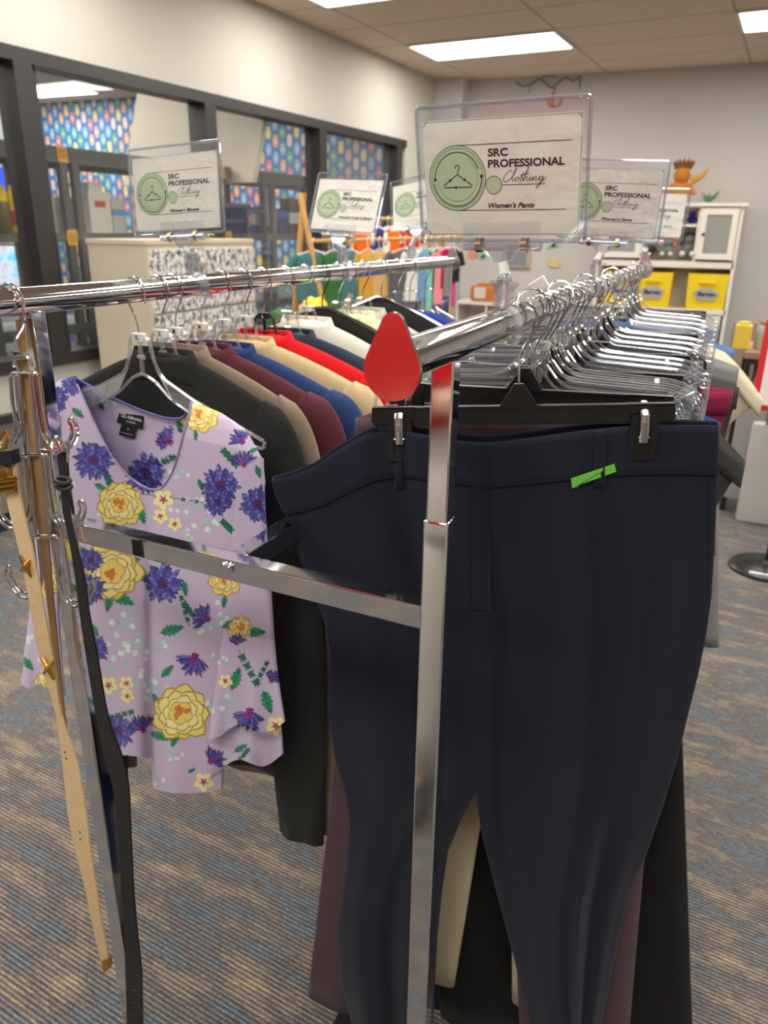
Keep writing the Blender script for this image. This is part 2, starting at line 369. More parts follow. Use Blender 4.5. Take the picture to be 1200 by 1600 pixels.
# ---- the room beyond the glass
def can_paper():
    m, nt, b = new_mat('blue wallpaper with rows of coloured cans'); L = nt.links.new
    tc = N(nt, 'ShaderNodeTexCoord'); sp = N(nt, 'ShaderNodeSeparateXYZ'); L(tc.outputs['Object'], sp.inputs[0])
    def M(op, a, b_=None, c=None, clamp=False):
        q = N(nt, 'ShaderNodeMath', operation=op, use_clamp=clamp)
        for i, v in enumerate((a, b_, c)):
            if v is None: continue
            if isinstance(v, (int, float)): q.inputs[i].default_value = v
            else: L(v, q.inputs[i])
        return q.outputs[0]
    PX, PZ = 0.088, 0.165
    u = M('DIVIDE', sp.outputs[0], PX); col = M('FLOOR', u); fu = M('SUBTRACT', M('FRACT', u), .5)
    v = M('ADD', M('DIVIDE', sp.outputs[2], PZ), M('MULTIPLY', col, 0.5)); row = M('FLOOR', v); fv = M('SUBTRACT', M('FRACT', v), .5)
    a = M('POWER', M('ABSOLUTE', M('DIVIDE', fu, .34)), 3.0); c = M('POWER', M('ABSOLUTE', M('DIVIDE', fv, .36)), 4.0)
    mask = M('LESS_THAN', M('ADD', a, c), 1.0)
    cb = N(nt, 'ShaderNodeCombineXYZ'); L(col, cb.inputs[0]); L(row, cb.inputs[1])
    wn = N(nt, 'ShaderNodeTexWhiteNoise', noise_dimensions='2D'); L(cb.outputs[0], wn.inputs[0])
    rp = N(nt, 'ShaderNodeValToRGB'); rp.color_ramp.interpolation = 'CONSTANT'; L(wn.outputs[0], rp.inputs[0])
    cs = [(240, 214, 90), (90, 176, 110), (240, 160, 130), (140, 184, 226), (232, 116, 110), (240, 206, 184), (120, 196, 170), (244, 170, 90)]
    e = rp.color_ramp.elements; e[0].color = (*lin(cs[0]), 1); e[1].position = .13; e[1].color = (*lin(cs[1]), 1)
    for i, cc in enumerate(cs[2:]): q = e.new(.25 + i * .125); q.color = (*lin(cc), 1)
    band = M('LESS_THAN', M('ABSOLUTE', M('ADD', fv, .02)), .11)
    mb_ = N(nt, 'ShaderNodeMix', data_type='RGBA'); L(M('MULTIPLY', band, .45), mb_.inputs[0]); L(rp.outputs[0], mb_.inputs[6]); mb_.inputs[7].default_value = (*lin((230, 222, 214)), 1)
    mx = N(nt, 'ShaderNodeMix', data_type='RGBA'); L(mask, mx.inputs[0]); mx.inputs[6].default_value = (*lin((56, 116, 178)), 1); L(mb_.outputs[2], mx.inputs[7])
    L(mx.outputs[2], b.inputs['Base Color']); b.inputs['Roughness'].default_value = .6
    return m
struct('wall_far', MB().box((-6.2, 7.93, ZC / 2), (5.8, .08, ZC), 0.0), can_paper())
struct('wall_outer', MB().box((-8.3, 2.0, ZC / 2), (.2, 14.0, ZC)), noise_wall('pantry wall', (170, 176, 182)))
pp = [ony(*q, 5.2) for q in ((224, 80), (424, 120), (394, 285), (192, 290))]
struct('wall_partition', MB().prism(pp, (0, .06, 0)), noise_wall('beige board', (196, 188, 172)))
for q in ((-7.3, 7.2), (-7.4, 4.4), (-5.0, 6.6), (-5.0, 4.4), (-5.2, 2.6), (-4.2, 1.0), (-5.2, -.4), (-4.3, 3.6)):  # all but the first are unseen; several added to brighten this room
    l = ceiling_light(q, 'lit ceiling panel beyond the interior window' if q[0] != -7.3 else 'lit ceiling panel seen through the leftmost window panes', 0.0, 'lit panels in the next room' if q[0] != -7.3 else None)
# ================================================================ THE CHROME DOUBLE-RAIL RACK
XR, ZR, XL, ZL = -0.200, CAMH - .0875, -0.723, CAMH - .080
TR = 0.0155
YN, YF = 0.630, 2.10
rack = empty('garment_rack', (-.46, 1.37, 0), 'chrome double-rail garment rack loaded with clothes on hangers', 'clothes rack')
for (x, z, ya, yb, nm) in ((XR - .004, ZR, .492, 2.235, 'rail'), (XL, ZL, .50, 2.165, 'rail')):
    m = MB().tube([(x, y, z) for y in np.linspace(ya, yb, 12)], TR, 32)
    m.build('rail', chrome, rack)
    # teardrop end plates
    for ye, sg in ((ya, -1), (yb, 1)):
        up = 1 if True else -1
        out = []
        for t in np.linspace(-pi / 2 - 1.95, -pi / 2 + 1.95, 22): out.append((.0215 * math.cos(t), -.004 + .0215 * math.sin(t)))
        for t in np.linspace(.35, pi - .35, 12): out.append((.0085 * math.cos(t), .027 + .0085 * math.sin(t)))
        pts = [(x + a, ye, z + c) for a, c in out]
        q = MB().prism(pts, (0, sg * .004, 0)); q.build('end_cap', plain('chrome plate', (224, 216, 214), .16, 1.0), rack, sharp=.25)
# posts: inner telescoping tube above, outer sleeve below
def sqtube(m, x, y, z0, z1, s, bev=.0018): m.box((x, y, (z0 + z1) / 2), (s, s, z1 - z0), bev=bev)
SLV = CAMH - .252
DYL = .030      # the left-hand posts stand a little further back than the right-hand ones
for x, zr in ((XR - .012, ZR), (XL, ZL)):
    for y in ((YN, YF) if x > -.5 else (YN + DYL, YF + DYL)):
        m = MB(); sqtube(m, x, y, SLV - .05, zr - TR + .004, .0205); m.build('upper_post', chrome, rack, sharp=.25)
        m = MB(); sqtube(m, x, y, .075, SLV, .0245); m.build('lower_post', chrome, rack, sharp=.25)
for y in (YN, YF):
    zc = CAMH - .354
    ca = math.atan2(-DYL, XR - .012 - XL); m = MB(); m.box(((XR + XL - .012) / 2, y + DYL / 2, zc), (math.hypot(XR - XL - .012, DYL) - .023, .0235, .0245), rz=ca, bev=.0018); m.build('crossbar', chrome, rack, sharp=.25)
    b_ = MB(); b_.lathe((-.456, y + DYL * .47 - .0118, zc + .004), [(.0062, 0), (.0075, .0015), (.0075, .0035), (.0052, .0055), (.0022, .0058)], 20, (0, -1, 0)); b_.build('bolt', chrome, rack)
m = MB(); m.box((-.456, (YN + YF) / 2 + DYL * .47, CAMH - .354), (.0235, YF - YN - .024, .0245), bev=.0018); m.build('spreader_bar', chrome, rack, sharp=.25)
for y in (YN, YF):
    m = MB(); m.box(((XR + XL) / 2, y + DYL / 2, .075), (XR - XL + .12, .05, .03), bev=.003); m.build('foot_bar', chrome, rack, sharp=.25)
m = MB(); m.box((-.456, (YN + YF) / 2, .085), (.03, YF - YN, .03), bev=.003); m.build('base_bar', black_metal, rack, sharp=.25)
for y in (YN, YF):
    for x in (XL - .03, XR + .03):
        m = MB().cyl((x - .012, y, .028), (x + .012, y, .028), .028, n=20); m.box((x, y, .052), (.03, .02, .03)); m.build('caster', black_metal, rack)
# ================================================================ LETTERING
def text2d(body, wdt, hgt, bold=0.0, shear=0.0, x=0.0, y=0.0):
    """letter shapes as 2-D triangles, fitted to width and capital height; x, y = left end of the baseline"""
    c = bpy.data.curves.new('letters', 'FONT'); c.body = body; c.size = 1.0; c.offset = bold; c.shear = shear; c.resolution_u = 3
    o = bpy.data.objects.new('letters', c); COL.objects.link(o)
    dg = bpy.context.evaluated_depsgraph_get(); me = bpy.data.meshes.new_from_object(o.evaluated_get(dg))
    v = np.array([q.co[:] for q in me.vertices]); f = [tuple(p.vertices) for p in me.polygons]
    bpy.data.objects.remove(o); bpy.data.curves.remove(c); bpy.data.meshes.remove(me)
    v[:, 0] -= v[:, 0].min(); sx = wdt / v[:, 0].max(); sy = hgt / 0.73
    v[:, 0] = v[:, 0] * sx + x; v[:, 1] = v[:, 1] * sy + y; v[:, 2] = 0
    return v, f
def strip2d(pts, wd, closed=False):
    P = np.asarray(pts, float); k = len(P)
    T = (np.roll(P, -1, 0) - np.roll(P, 1, 0)) if closed else np.gradient(P, axis=0)
    T /= np.maximum(np.linalg.norm(T, axis=1), 1e-9)[:, None]; Nn = np.stack([-T[:, 1], T[:, 0]], 1) * (wd / 2 if np.isscalar(wd) else (np.asarray(wd) / 2)[:, None])
    V = np.vstack([P + Nn, P - Nn]); V = np.hstack([V, np.zeros((2 * k, 1))])
    return V, [(i, (i + 1) % k, (i + 1) % k + k, i + k) for i in range(k if closed else k - 1)]
def disc2d(cx, cy, r, n=48):
    t = np.arange(n) * 2 * pi / n
    return np.stack([cx + r * np.cos(t), cy + r * np.sin(t), 0 * t], 1), [tuple(range(n))]
def arc2d(cx, cy, r, a0, a1, wd, n=48):
    t = np.radians(np.linspace(a0, a1, n)); return strip2d(np.stack([cx + r * np.cos(t), cy + r * np.sin(t)], 1), wd)
# "Clothing" handwriting, unit: x 0..10, y up, baseline 0
SCRIPT = [
 [(2.3, 2.6), (2.1, 3.1), (1.5, 3.0), (.7, 2.0), (.2, .9), (.25, .15), (.8, .05), (1.5, .5), (2.1, 1.2), (2.9, 2.6), (3.25, 3.6), (3.1, 3.75), (2.7, 2.7), (2.35, 1.2), (2.25, .35), (2.5, .2), (2.9, .7), (3.3, 1.15), (3.6, 1.1), (3.35, 1.2), (3.0, .7), (3.05, .15), (3.45, .15), (3.8, .7), (3.8, 1.1), (3.6, 1.15), (4.0, .95), (4.5, 1.5), (5.0, 2.7), (4.6, 1.4), (4.1, -.3), (3.9, -1.0)],
 [(4.1, 1.75), (5.0, 1.95), (6.1, 2.2)],
 [(4.5, .1), (5.1, 1.2), (5.8, 2.8), (6.1, 3.9), (5.95, 4.05), (5.5, 2.6), (5.05, 1.0), (4.8, .05), (5.25, .9), (5.7, 1.3), (5.75, .9), (5.55, .2), (5.9, .2), (6.4, .95), (6.55, 1.3), (6.35, .5), (6.4, .15), (6.85, .5), (7.2, 1.25), (6.95, .2), (7.4, 1.0), (7.8, 1.35), (7.85, 1.0), (7.65, .25), (8.0, .25), (8.5, .9), (8.8, 1.3), (9.3, 1.3), (8.8, 1.25), (8.5, .6), (8.65, .2), (9.1, .5), (9.5, 1.25), (9.2, .2), (8.6, -1.1), (8.1, -1.9), (7.8, -1.9), (8.1, -1.2), (8.9, -.2), (9.7, .5), (10.2, 1.0)],
 [(6.75, 1.75), (6.8, 1.85)]]
IN = 0.0254
card_mat = cloth('card paper', (244, 238, 224), rough=.8, scale=2500, bump=.05, var=.02, sheen=0, big=40)
card_mat2 = cloth('card paper white', (248, 242, 230), rough=.8, scale=2500, bump=.05, var=.02, sheen=0, big=40)
green = plain('sage green print', (194, 212, 172), .75)
grey_ink = plain('fine ink', (70, 74, 76), .7)
spring_m = plain('spring steel', (196, 180, 150), .25, 1.0)
def rot3(a, b, c):
    return np.array(Matrix.Rotation(a, 3, 'Z') @ Matrix.Rotation(b, 3, 'X') @ Matrix.Rotation(c, 3, 'Y'))
def sign(label, pose, X, Z, title, cm, swx, sub=None):
    """pose: bottom centre (x, y, z) of the plastic sleeve and its three turns"""
    x, y, z, a, b_, c = pose; Rm_ = rot3(a, b_, c); O = np.array([x, y, CAMH + z]); W, H = .166, .121
    r = empty('sign_holder', (X, y, Z), label, 'sign', 'rail signs in clear sleeves')
    def T(v): return np.asarray(v, float) @ Rm_.T + O
    def put(mb, name, mat, **k): mb.v = [T(q) for q in mb.v]; return mb.build(name, mat, r, **k)
    # sleeve: front and back sheet with rounded corners, welded rim
    def rr(w_, h_, rad, n=6):
        o = []
        for cx, cz, s0 in ((w_ / 2 - rad, rad, -90), (w_ / 2 - rad, h_ - rad, 0), (-w_ / 2 + rad, h_ - rad, 90), (-w_ / 2 + rad, rad, 180)):
            for t in np.linspace(s0, s0 + 90, n): o.append((cx + rad * math.cos(math.radians(t)), 0, cz + rad * math.sin(math.radians(t))))
        return np.array(o)
    o1 = rr(W, H, .005); m = MB()
    for dy in (-.0022, .0022): m.add(o1 + (0, dy, 0), [tuple(range(len(o1)))])
    s = put(m, 'plastic_sleeve', film, smooth=False)
    m = MB(); o2 = rr(W - .002, H - .002, .0045) + (0, 0, .001); m.tube(o2[:-1] if False else o2, .0019, 8, closed=True, flat=1.0)
    put(m, 'sleeve_rim', clear_plastic('sleeve rim plastic', (.80, .82, .88), gloss=.22, edge=.5))
    cw, ch, cb = 6 * IN, 4 * IN, .0065
    m = MB(); m.box((0, 0, cb + ch / 2), (cw, .0006, ch)); put(m, 'card', cm, smooth=False)
    def P(v2, d): v2 = np.asarray(v2, float); return np.stack([-cw / 2 + v2[:, 0] * IN, np.full(len(v2), -.0004 - d), cb + v2[:, 1] * IN], 1)
    def lay(mb, vf, d): v, f = vf; mb.add(P(v, d), f)
    g = MB(); lay(g, disc2d(1.33, 2.02, 1.13), .0001); lay(g, disc2d(2.78, 1.76, .31), .0001); put(g, 'green_disc', green, smooth=False)
    k = MB(); D = .00025
    for cx, cy_, r_, a0, a1, wd in ((1.33, 2.02, 1.13, 0, 360, .022), (2.78, 1.76, .31, 0, 360, .022), (1.33, 2.02, 1.03, 20, 395, .012),
                                 (1.33, 2.02, .90, 20, 182, .035), (1.33, 2.02, .80, -175, 60, .012), (1.33, 2.02, .97, -170, 3, .035)):
        lay(k, arc2d(cx, cy_, r_, a0, a1, wd), D)
    lay(k, disc2d(.43, 2.0, .06, 16), D); lay(k, disc2d(2.30, 2.08, .06, 16), D)
    # hanger made of three arrows
    hk = smooth_path([(1.26, 2.36), (1.28, 2.46), (1.40, 2.46), (1.43, 2.36), (1.36, 2.28), (1.34, 2.16)], 4); lay(k, strip2d(hk, .035), D)
    for seg in ([(1.34, 2.16), (1.10, 2.00)], [(1.34, 2.16), (1.58, 2.00)], [(1.72, 1.92), (1.92, 1.78), (1.90, 1.71), (1.33, 1.71)], [(1.22, 1.71), (.80, 1.71), (.78, 1.78), (1.02, 1.94)]):
        lay(k, strip2d(seg, .04), D)
    for (px_, py_, an) in ((1.64, 1.96, -35), (1.26, 1.71, 180), (1.06, 1.97, 35)):
        t = [math.radians(an + q) for q in (0, 130, -130)]
        lay(k, (np.array([[px_ + .09 * math.cos(q), py_ + .09 * math.sin(q), 0] for q in t]), [(0, 1, 2)]), D)
    for (x0, x1, yy) in ((1.33, 5.65, 3.15), (1.33, 5.5, .89), (3.1, 4.72, 1.76)): lay(k, strip2d([(x0, yy), (x1, yy)], .022), D)
    for (cx, cy_, sx, sy) in ((0.02, .02, 1, 1), (5.98, .02, -1, 1), (.02, 3.98, 1, -1), (5.98, 3.98, -1, -1)):
        lay(k, strip2d([(cx, cy_ + .16 * sy), (cx + .16 * sx, cy_)], .022), D)
    for seg in ([(.03, .03), (5.97, .03)], [(.03, 3.97), (5.97, 3.97)], [(5.97, .03), (5.97, 3.97)]): lay(k, strip2d(seg, .012), D)
    put(k, 'logo_lines', ink, smooth=False)
    t = MB(); lay(t, text2d('SRC', .76, .26, .035, x=2.56, y=2.74), D); lay(t, text2d('PROFESSIONAL', 2.85, .26, .035, x=2.56, y=2.37), D)
    if title: lay(t, text2d(title, .165 * len(title) * .83, .18, .03, .3, x=2.56, y=.97), D)
    if sub: lay(t, text2d(sub, .8, .17, .012, .35, x=4.2, y=.97), D)
    put(t, 'lettering', ink, smooth=False)
    h = MB()
    for st in SCRIPT:
        q = smooth_path(np.array(st) * (.162, .118) + (3.12, 1.86), 5); lay(h, strip2d(q, .020), D)
    put(h, 'handwriting', ink, smooth=False)
    # clip that grips the sleeve
    cl = MB(); fp = MB(); fp.box((swx, -.0035, .006), (.078, .0012, .026), bev=.0005)
    cl.tube([(swx - .039, -.003, -.004), (swx + .039, -.003, -.004)], .0042, 12); cl.tube([(swx - .039, .003, -.004), (swx + .039, .003, -.004)], .0042, 12)
    cl.prism([(swx - .020, -.002, -.006), (swx + .020, -.002, -.006), (swx + .008, -.002, -.019), (swx - .008, -.002, -.019)], (0, .004, 0))
    clip = put(cl, 'clip', clear); put(fp, 'clip_plate', clear_plastic('clip plate film', (.97, .97, .98), gloss=.02, edge=.10, rough=.05), smooth=False)
    for dx in (-.023, .023):
        sp = MB().tube([(swx + dx - .003, 0, -.003), (swx + dx + .003, 0, -.003)], .0072, 14, cap=False); sp.v = [T(q) for q in sp.v]; sp.build('spring', spring_m, clip)
    pass
    # swivel and rail clamp
    A = T([(swx, 0, -.019)])[0]; B = np.array([X, y, Z + TR + .030]); C_ = A + (B - A) * .5
    s1 = MB(); s1.cyl(A + (B - A) * .08, A + (B - A) * .9, .0055, .0062, 14); s1.build('swivel', white_plastic, r)
    k = MB(); q = MB()
    k.tube([A, A + (B - A) * .15], .003, 10)
    k.ball(B + (0, 0, -.001), .0075, 12); k.box((X, y, Z + TR + .016), (.008, .014, .026), bev=.002)
    for sg in (-1, 1):
        pr = [(sg * .004, .028), (sg * .0075, .016), (sg * .006, .006)] + [((TR + .0025) * math.sin(tt) * sg, (TR + .0025) * math.cos(tt) - TR) for tt in np.radians([18, 40, 62, 85, 108, 125])] + [(sg * .0155, -.034)]
        th = .0034; ring = []
        P_ = np.array([(X + a_, Z + TR + b2) for a_, b2 in pr]); Tn = np.gradient(P_, axis=0); Tn /= np.linalg.norm(Tn, axis=1)[:, None]; Nn = np.stack([-Tn[:, 1], Tn[:, 0]], 1)
        for p_, n_ in zip(P_, Nn):
            i_, o_ = p_ - n_ * th / 2, p_ + n_ * th / 2
            ring.append([(i_[0], y - .009, i_[1]), (i_[0], y + .009, i_[1]), (o_[0], y + .009, o_[1]), (o_[0], y - .009, o_[1])])
        k.loft(ring, cap0=True, cap1=True)
        k.tube([(X + sg * .007, y, Z + TR + .018), (X + sg * .013, y, Z + TR + .026)], .0028, 8); k.tube([(X + sg * .017, y - .008, Z - .012), (X + sg * .017, y + .008, Z - .012)], .0022, 8)
    k.build('rail_clamp', clear, r)
    return r
sign('largest and nearest clear sign reading Women\'s Pants on the right-hand rail', (-.207, .763, -.009, -.064, .179, -.012), XR, ZR, "Women's Pants", card_mat, .002)
sign('nearest sign on the left-hand rail, reading Women\'s Blouses', (-.745, .965, -.010, -.026, -.086, -.055), XL, ZL, "Women's Blouses", card_mat, .010)
sign('tilted sign reading Women\'s Coats & Blazers halfway along the left-hand rail', (-.728, 1.462, -.008, -.116, -.322, .042), XL, ZL, "Women's Coats & Blazers", card_mat2, -.003)
sign('farthest sign on the left-hand rail, half hidden behind the Women\'s Pants sign', (-.699, 1.844, .011, -.104, -.271, -.178), XL, ZL, None, card_mat, -.012)
sign('sign reading Women\'s Skirts behind the Women\'s Pants sign on the right-hand rail', (-.19, 1.357, -.011, -.07, .118, .043), XR, ZR, "Women's Skirts", card_mat2, -.004)
sign('farthest sign on the right-hand rail, behind the Women\'s Skirts sign', (-.196, 2.15, -.013, -.067, .0, .03), XR, ZR, None, card_mat2, -.002, "Shorts")
# ================================================================ HANGERS (local frame: origin = rail axis, x along the hanger, -y towards the viewer, z up)
def hook_path(r=.0178, drop=-.070, side=1):
    P = [(-side * r * .98, 0, -.016)]
    for t in np.radians([195, 165, 135, 105, 75, 45, 15, -12]): P.append((side * r * math.cos(t), 0, r * math.sin(t)))
    P += [(side * .0145, 0, -.014), (side * .004, 0, -.034), (side * .0005, 0, -.046), (0, 0, drop)]
    return smooth_path(P, 3)
def hook(parent, drop=-.070, side=1, mat=None, r=.0013):
    return MB().tube(hook_path(drop=drop, side=side), r, 8).build('hook', mat or wire_chrome, parent, local=True)
def rounded(pts, r, k=4):
    """round the corners of an open polyline"""
    P = [np.asarray(p, float) for p in pts]; out = [P[0]]
    for a, b, c in zip(P[:-2], P[1:-1], P[2:]):
        d1 = min(r, np.linalg.norm(a - b) / 2); d2 = min(r, np.linalg.norm(c - b) / 2)
        s, e = b + (a - b) / np.linalg.norm(a - b) * d1, b + (c - b) / np.linalg.norm(c - b) * d2
        for t in np.linspace(0, 1, k + 1): out.append((1 - t) ** 2 * s + 2 * t * (1 - t) * b + t * t * e)
    out.append(P[-1]); return np.array(out)
silver = plain('silver spring', (205, 206, 208), .22, 1.0)
def black_clip_hanger(label, X, Y, Z, rz=0.0, hw=.168, side=1, group='clip hangers on the right-hand rail', size=None, clipx=.136):
    r = empty('clip_hanger', (0, 0, 0), label, 'hanger', group)
    hook(r, side=side)
    m = MB(); m.prism([(-.005, -.0035, -.072), (.005, -.0035, -.072), (.022, -.0035, -.098), (-.022, -.0035, -.098)], (0, .007, 0)); m.box((0, 0, -.084), (.010, .010, .022))
    m.box((0, 0, -.107), (hw * 2, .004, .019)); m.box((0, 0, -.0975), (hw * 2, .009, .0022)); m.box((0, 0, -.1172), (hw * 2, .009, .0022))
    for sx in (-1, 1):
        m.prism([(sx * (hw - .05), -.0045, -.096), (sx * hw, -.0045, -.096), (sx * (hw + .002), -.0045, -.112), (sx * (hw - .008), -.0045, -.124), (sx * (hw - .045), -.0045, -.118)], (0, .009, 0))
        m.box((sx * .09, 0, -.107), (.0015, .008, .018))
    m.build('bar', black_plastic, r, local=True, smooth=False)
    for sx in (-1, 1):
        c = MB(); x = sx * clipx
        for sg in (-1, 1):
            q_ = .0085; c.prism([(x - .012, sg * q_, -.108), (x + .012, sg * q_, -.108), (x + .0155, sg * q_, -.126), (x + .0145, sg * q_, -.156), (x + .011, sg * q_, -.158), (x - .011, sg * q_, -.158), (x - .0145, sg * q_, -.156), (x - .0155, sg * q_, -.126)], (0, sg * .0035, 0))
            for dx in (-.0075, .0075): c.box((x + dx, sg * .0130, -.138), (.0014, .003, .036))
        cl = c.build('clip', black_plastic, r, local=True, smooth=False)
        s = MB(); s.tube([(x, -.0100, -.102), (x, -.0155, -.106), (x, -.0170, -.122), (x, -.0155, -.137)], .0046, 8, flat=.3); s.box((x, -.0175, -.118), (.006, .002, .008)); s.tube([(x - .006, -.0155, -.131), (x + .006, -.0155, -.131)], .0011, 8)
        s.build('spring', silver, cl, local=True)
    r.location = (X, Y, Z); r.rotation_euler = (0, 0, rz); return r
def clear_clip_hanger(label, X, Y, Z, rz=0.0, hw=.200, side=1, group='clip hangers on the right-hand rail', tab=None):
    r = empty('clear_clip_hanger', (0, 0, 0), label, 'hanger', group)
    hook(r, drop=-.052, side=side)
    m = MB()
    for sx in (-1, 1):
        m.tube(rounded([(0, 0, -.044), (sx * .014, 0, -.044), (sx * .020, 0, -.060), (sx * .038, 0, -.080), (sx * (hw - .03), 0, -.086), (sx * hw, 0, -.106), (sx * hw, 0, -.146)], .022, 6), .0024, 8)
        m.tube(rounded([(sx * .008, 0, -.069), (sx * .030, 0, -.096), (sx * (hw - .045), 0, -.102), (sx * (hw - .022), 0, -.119), (sx * (hw - .022), 0, -.146)], .015, 5), .0019, 8)
        m.tube([(sx * (hw - .048), 0, -.109), (sx * (hw - .012), 0, -.086)], .0012, 6)
        m.tube([(sx * (hw - .03), 0, -.146), (sx * hw, 0, -.146)], .0022, 8)
        m.prism([(sx * .036, -.0006, -.082), (sx * (hw - .03), -.0006, -.088), (sx * (hw - .045), -.0006, -.101), (sx * .032, -.0006, -.095)], (0, .0012, 0))
    m.tube([(0, 0, -.042), (0, 0, -.092)], .0032, 8)
    m.build('body', clear, r, local=True)
    for sx in (-1, 1):
        c = MB(); x = sx * (hw - .03)
        for sg in (-1, 1): c.prism([(x - .015, sg * .005, -.124), (x + .015, sg * .005, -.124), (x + .017, sg * .007, -.139), (x + .013, sg * .0015, -.164), (x - .013, sg * .0015, -.164), (x - .017, sg * .007, -.139)], (0, sg * .0028, 0))
        c.build('clip', clear, r, local=True, smooth=False)
    if tab:
        t = MB(); t.box((0, 0, -.046), (.019, .008, .011), bev=.001); tb = t.build('size_tab', white_plastic, r, local=True, smooth=False)
        v, f = text2d(tab, .0075 if len(tab) > 1 else .004, .0062, .02, x=0, y=0); v = np.stack([v[:, 0] - v[:, 0].max() / 2, v[:, 2] - .0044, v[:, 1] - .0492], 1)
        MB().add(v, f).build('size_letters', ink, tb, local=True, smooth=False)
    r.location = (X, Y, Z); r.rotation_euler = (0, 0, rz); return r
# ================================================================ TROUSERS
def superring(c, u, n, a, t, k=48, p=2.6, wav=None, up=np.array([0, 0, 1.0]), dz=None):
    out = []
    for j in range(k):
        th = 2 * pi * j / k; cs, sn = math.cos(th), math.sin(th)
        s = a * np.sign(cs) * abs(cs) ** (2 / p); d = t * np.sign(sn) * abs(sn) ** (2 / p)
        if wav is not None: d += wav(s / max(a, 1e-6), sn)
        out.append(c + u * s + n * d + (up * dz(s / a, sn) if dz else 0))
    return out
def trousers(name, label, mat, X, Y, Z, rz, w=.22, ztop=-.135, length=1.0, hem=.12, spread=.02, t=.0095, taper=0.0, cat='trousers', seed=1, droop=.018, band=True, legs=True, shift=0.0, lean=0.0, group=None):
    """a pair of trousers (or a skirt) clipped by its waist; local frame of its hanger"""
    R_ = np.random.RandomState(2); ph = R_.rand(6) * 6.28
    r = empty(name, (0, 0, 0), label, cat, group)
    u = np.array([1.0, 0, 0]); n = np.array([0, -1.0, 0])
    dz = lambda s, sn: -droop * max(0, abs(s) - .62) ** 1.3 / .28 + (.004 * -sn)
    crotch = ztop - .30
    def wav(amp, f=1.0):
        return lambda s, sn: (math.sin(s * 5.2 * f + ph[0]) * .6 + math.sin(s * 9.1 * f + ph[1]) * .4) * amp * abs(sn) ** .5
    rows = []
    for v in np.linspace(0, 1, 9):
        z = ztop + (crotch - .02 - ztop) * v; a = (w * (1 - .06 * math.sin(v * pi)) + .01 * v) * (1 - taper * min(1, v * 2.4))
        rows.append(superring(np.array([shift, 0, z]), u, n, a, t * (1 + .5 * v), wav=wav(.002 + .005 * v), dz=(lambda s, sn, q=(1 - v): dz(s, sn) * q)))
    m = MB(); m.loft(rows, cap1=True)
    if legs:
        for sx in (-1, 1):
            lr = []
            for v in np.linspace(0, 1, 15):
                z = crotch + .03 + (ztop - length - crotch - .03) * v
                wt = w * (1 - taper); a = (wt / 2 + .002) * (1 - v) + hem * v * .5 + .0; cx = shift + lean * v + sx * ((wt / 2) * (1 - v) + (hem * .5 + spread) * v)
                lr.append(superring(np.array([cx, 0.002 * math.sin(v * 5 + ph[2]), z]), u, n, a, t * (1.2 - .15 * v), k=32, wav=lambda s, sn, q=v: math.sin(s * 4 + ph[3] + sx + q) * .0045 * abs(sn) ** .5))
            m.loft(lr, cap0=True)
    else:
        lr = []
        for v in np.linspace(0, 1, 10):
            z = crotch + (ztop - length - crotch) * v
            lr.append(superring(np.array([shift, 0, z]), u, n, (w + .01) * (1 - v) + hem * v, t * 1.5, wav=wav(.014 + .008 * v, 1.4)))
        m.loft(lr)
    m.build('trouser_cloth' if legs else 'skirt_cloth', mat, r, local=True, solid=.0016)
    if band:
        rows = []
        for v in np.linspace(0, 1, 4):
            rows.append(superring(np.array([shift, 0, ztop + .002 - .036 * v]), u, n, w * 1.004, t * 1.08 + .0012, wav=wav(.002 + .0006 * v), dz=lambda s, sn: dz(s, sn)))
        MB().loft(rows).build('waistband', mat, r, local=True, solid=.002)
    r.location = (X, Y, Z); r.rotation_euler = (0, 0, rz); return r

# ---- the navy trousers nearest the viewer
navy = cloth('navy trouser cloth', (31, 33, 47), rough=.9, scale=700, bump=.3, var=.10, sheen=.12, spec=.15, big=5)
NA = 0.25
black_clip_hanger('black clip hanger with silver clip springs carrying the navy trousers in front', XR, .838, ZR, NA, group=None).rotation_euler[1] = -.062
NP = Plane(XR + .002, .838, NA)
fr = [((426, 752), (1122, 667), 1.0), ((432, 775), (1121, 700), .95), ((447, 803), (1121, 741), .75), ((462, 850), (1119, 800), .45), ((480, 905), (1116, 860), .3), ((505, 965), (1112, 930), .15),
      ((516, 1020), (1104, 990), 0), ((511, 1110), (1092, 1050), 0), ((522, 1180), (1077, 1110), 0), ((540, 1242), (1056, 1195), 0), ((548, 1290), (1040, 1245), 0)]
def crv(x):  # sag of the waist between the clips, in photo rows
    return np.interp(x, [426, 452, 490, 515, 572, 616, 695, 743, 780, 920, 990, 1060, 1122], [0, -2, -12, -28, -54, -56, -32, -19, -16, -18, -16, -8, 0])
def ridge(f, c, wd): return math.exp(-((f - c) / wd) ** 2)
def pinch(x): return 1 - 1.0 * math.exp(-((x - 595) / 36) ** 4) - .95 * math.exp(-((x - 1010) / 30) ** 2)
def fold(f, v):
    """depth of the cloth towards the viewer, f 0..1 across, v 0..1 down"""
    a = .3 + .7 * min(1, v * 2)
    d = .026 * ridge(f, .13, .085) * a - .016 * ridge(f, .26, .04) * a + .012 * ridge(f, .36, .06) - .010 * ridge(f, .46, .03) * a + .014 * ridge(f, .60, .07) * a
    d += .006 * ridge(f, .76 + .04 * v, .035) * a - .006 * ridge(f, .70 + .03 * v, .03) * a + .012 * ridge(f, .88, .06) * a
    return d + .002 * math.sin(f * 23 + v * 4)
def lerp2(a, b, t): return (a[0] + (b[0] - a[0]) * t, a[1] + (b[1] - a[1]) * t)
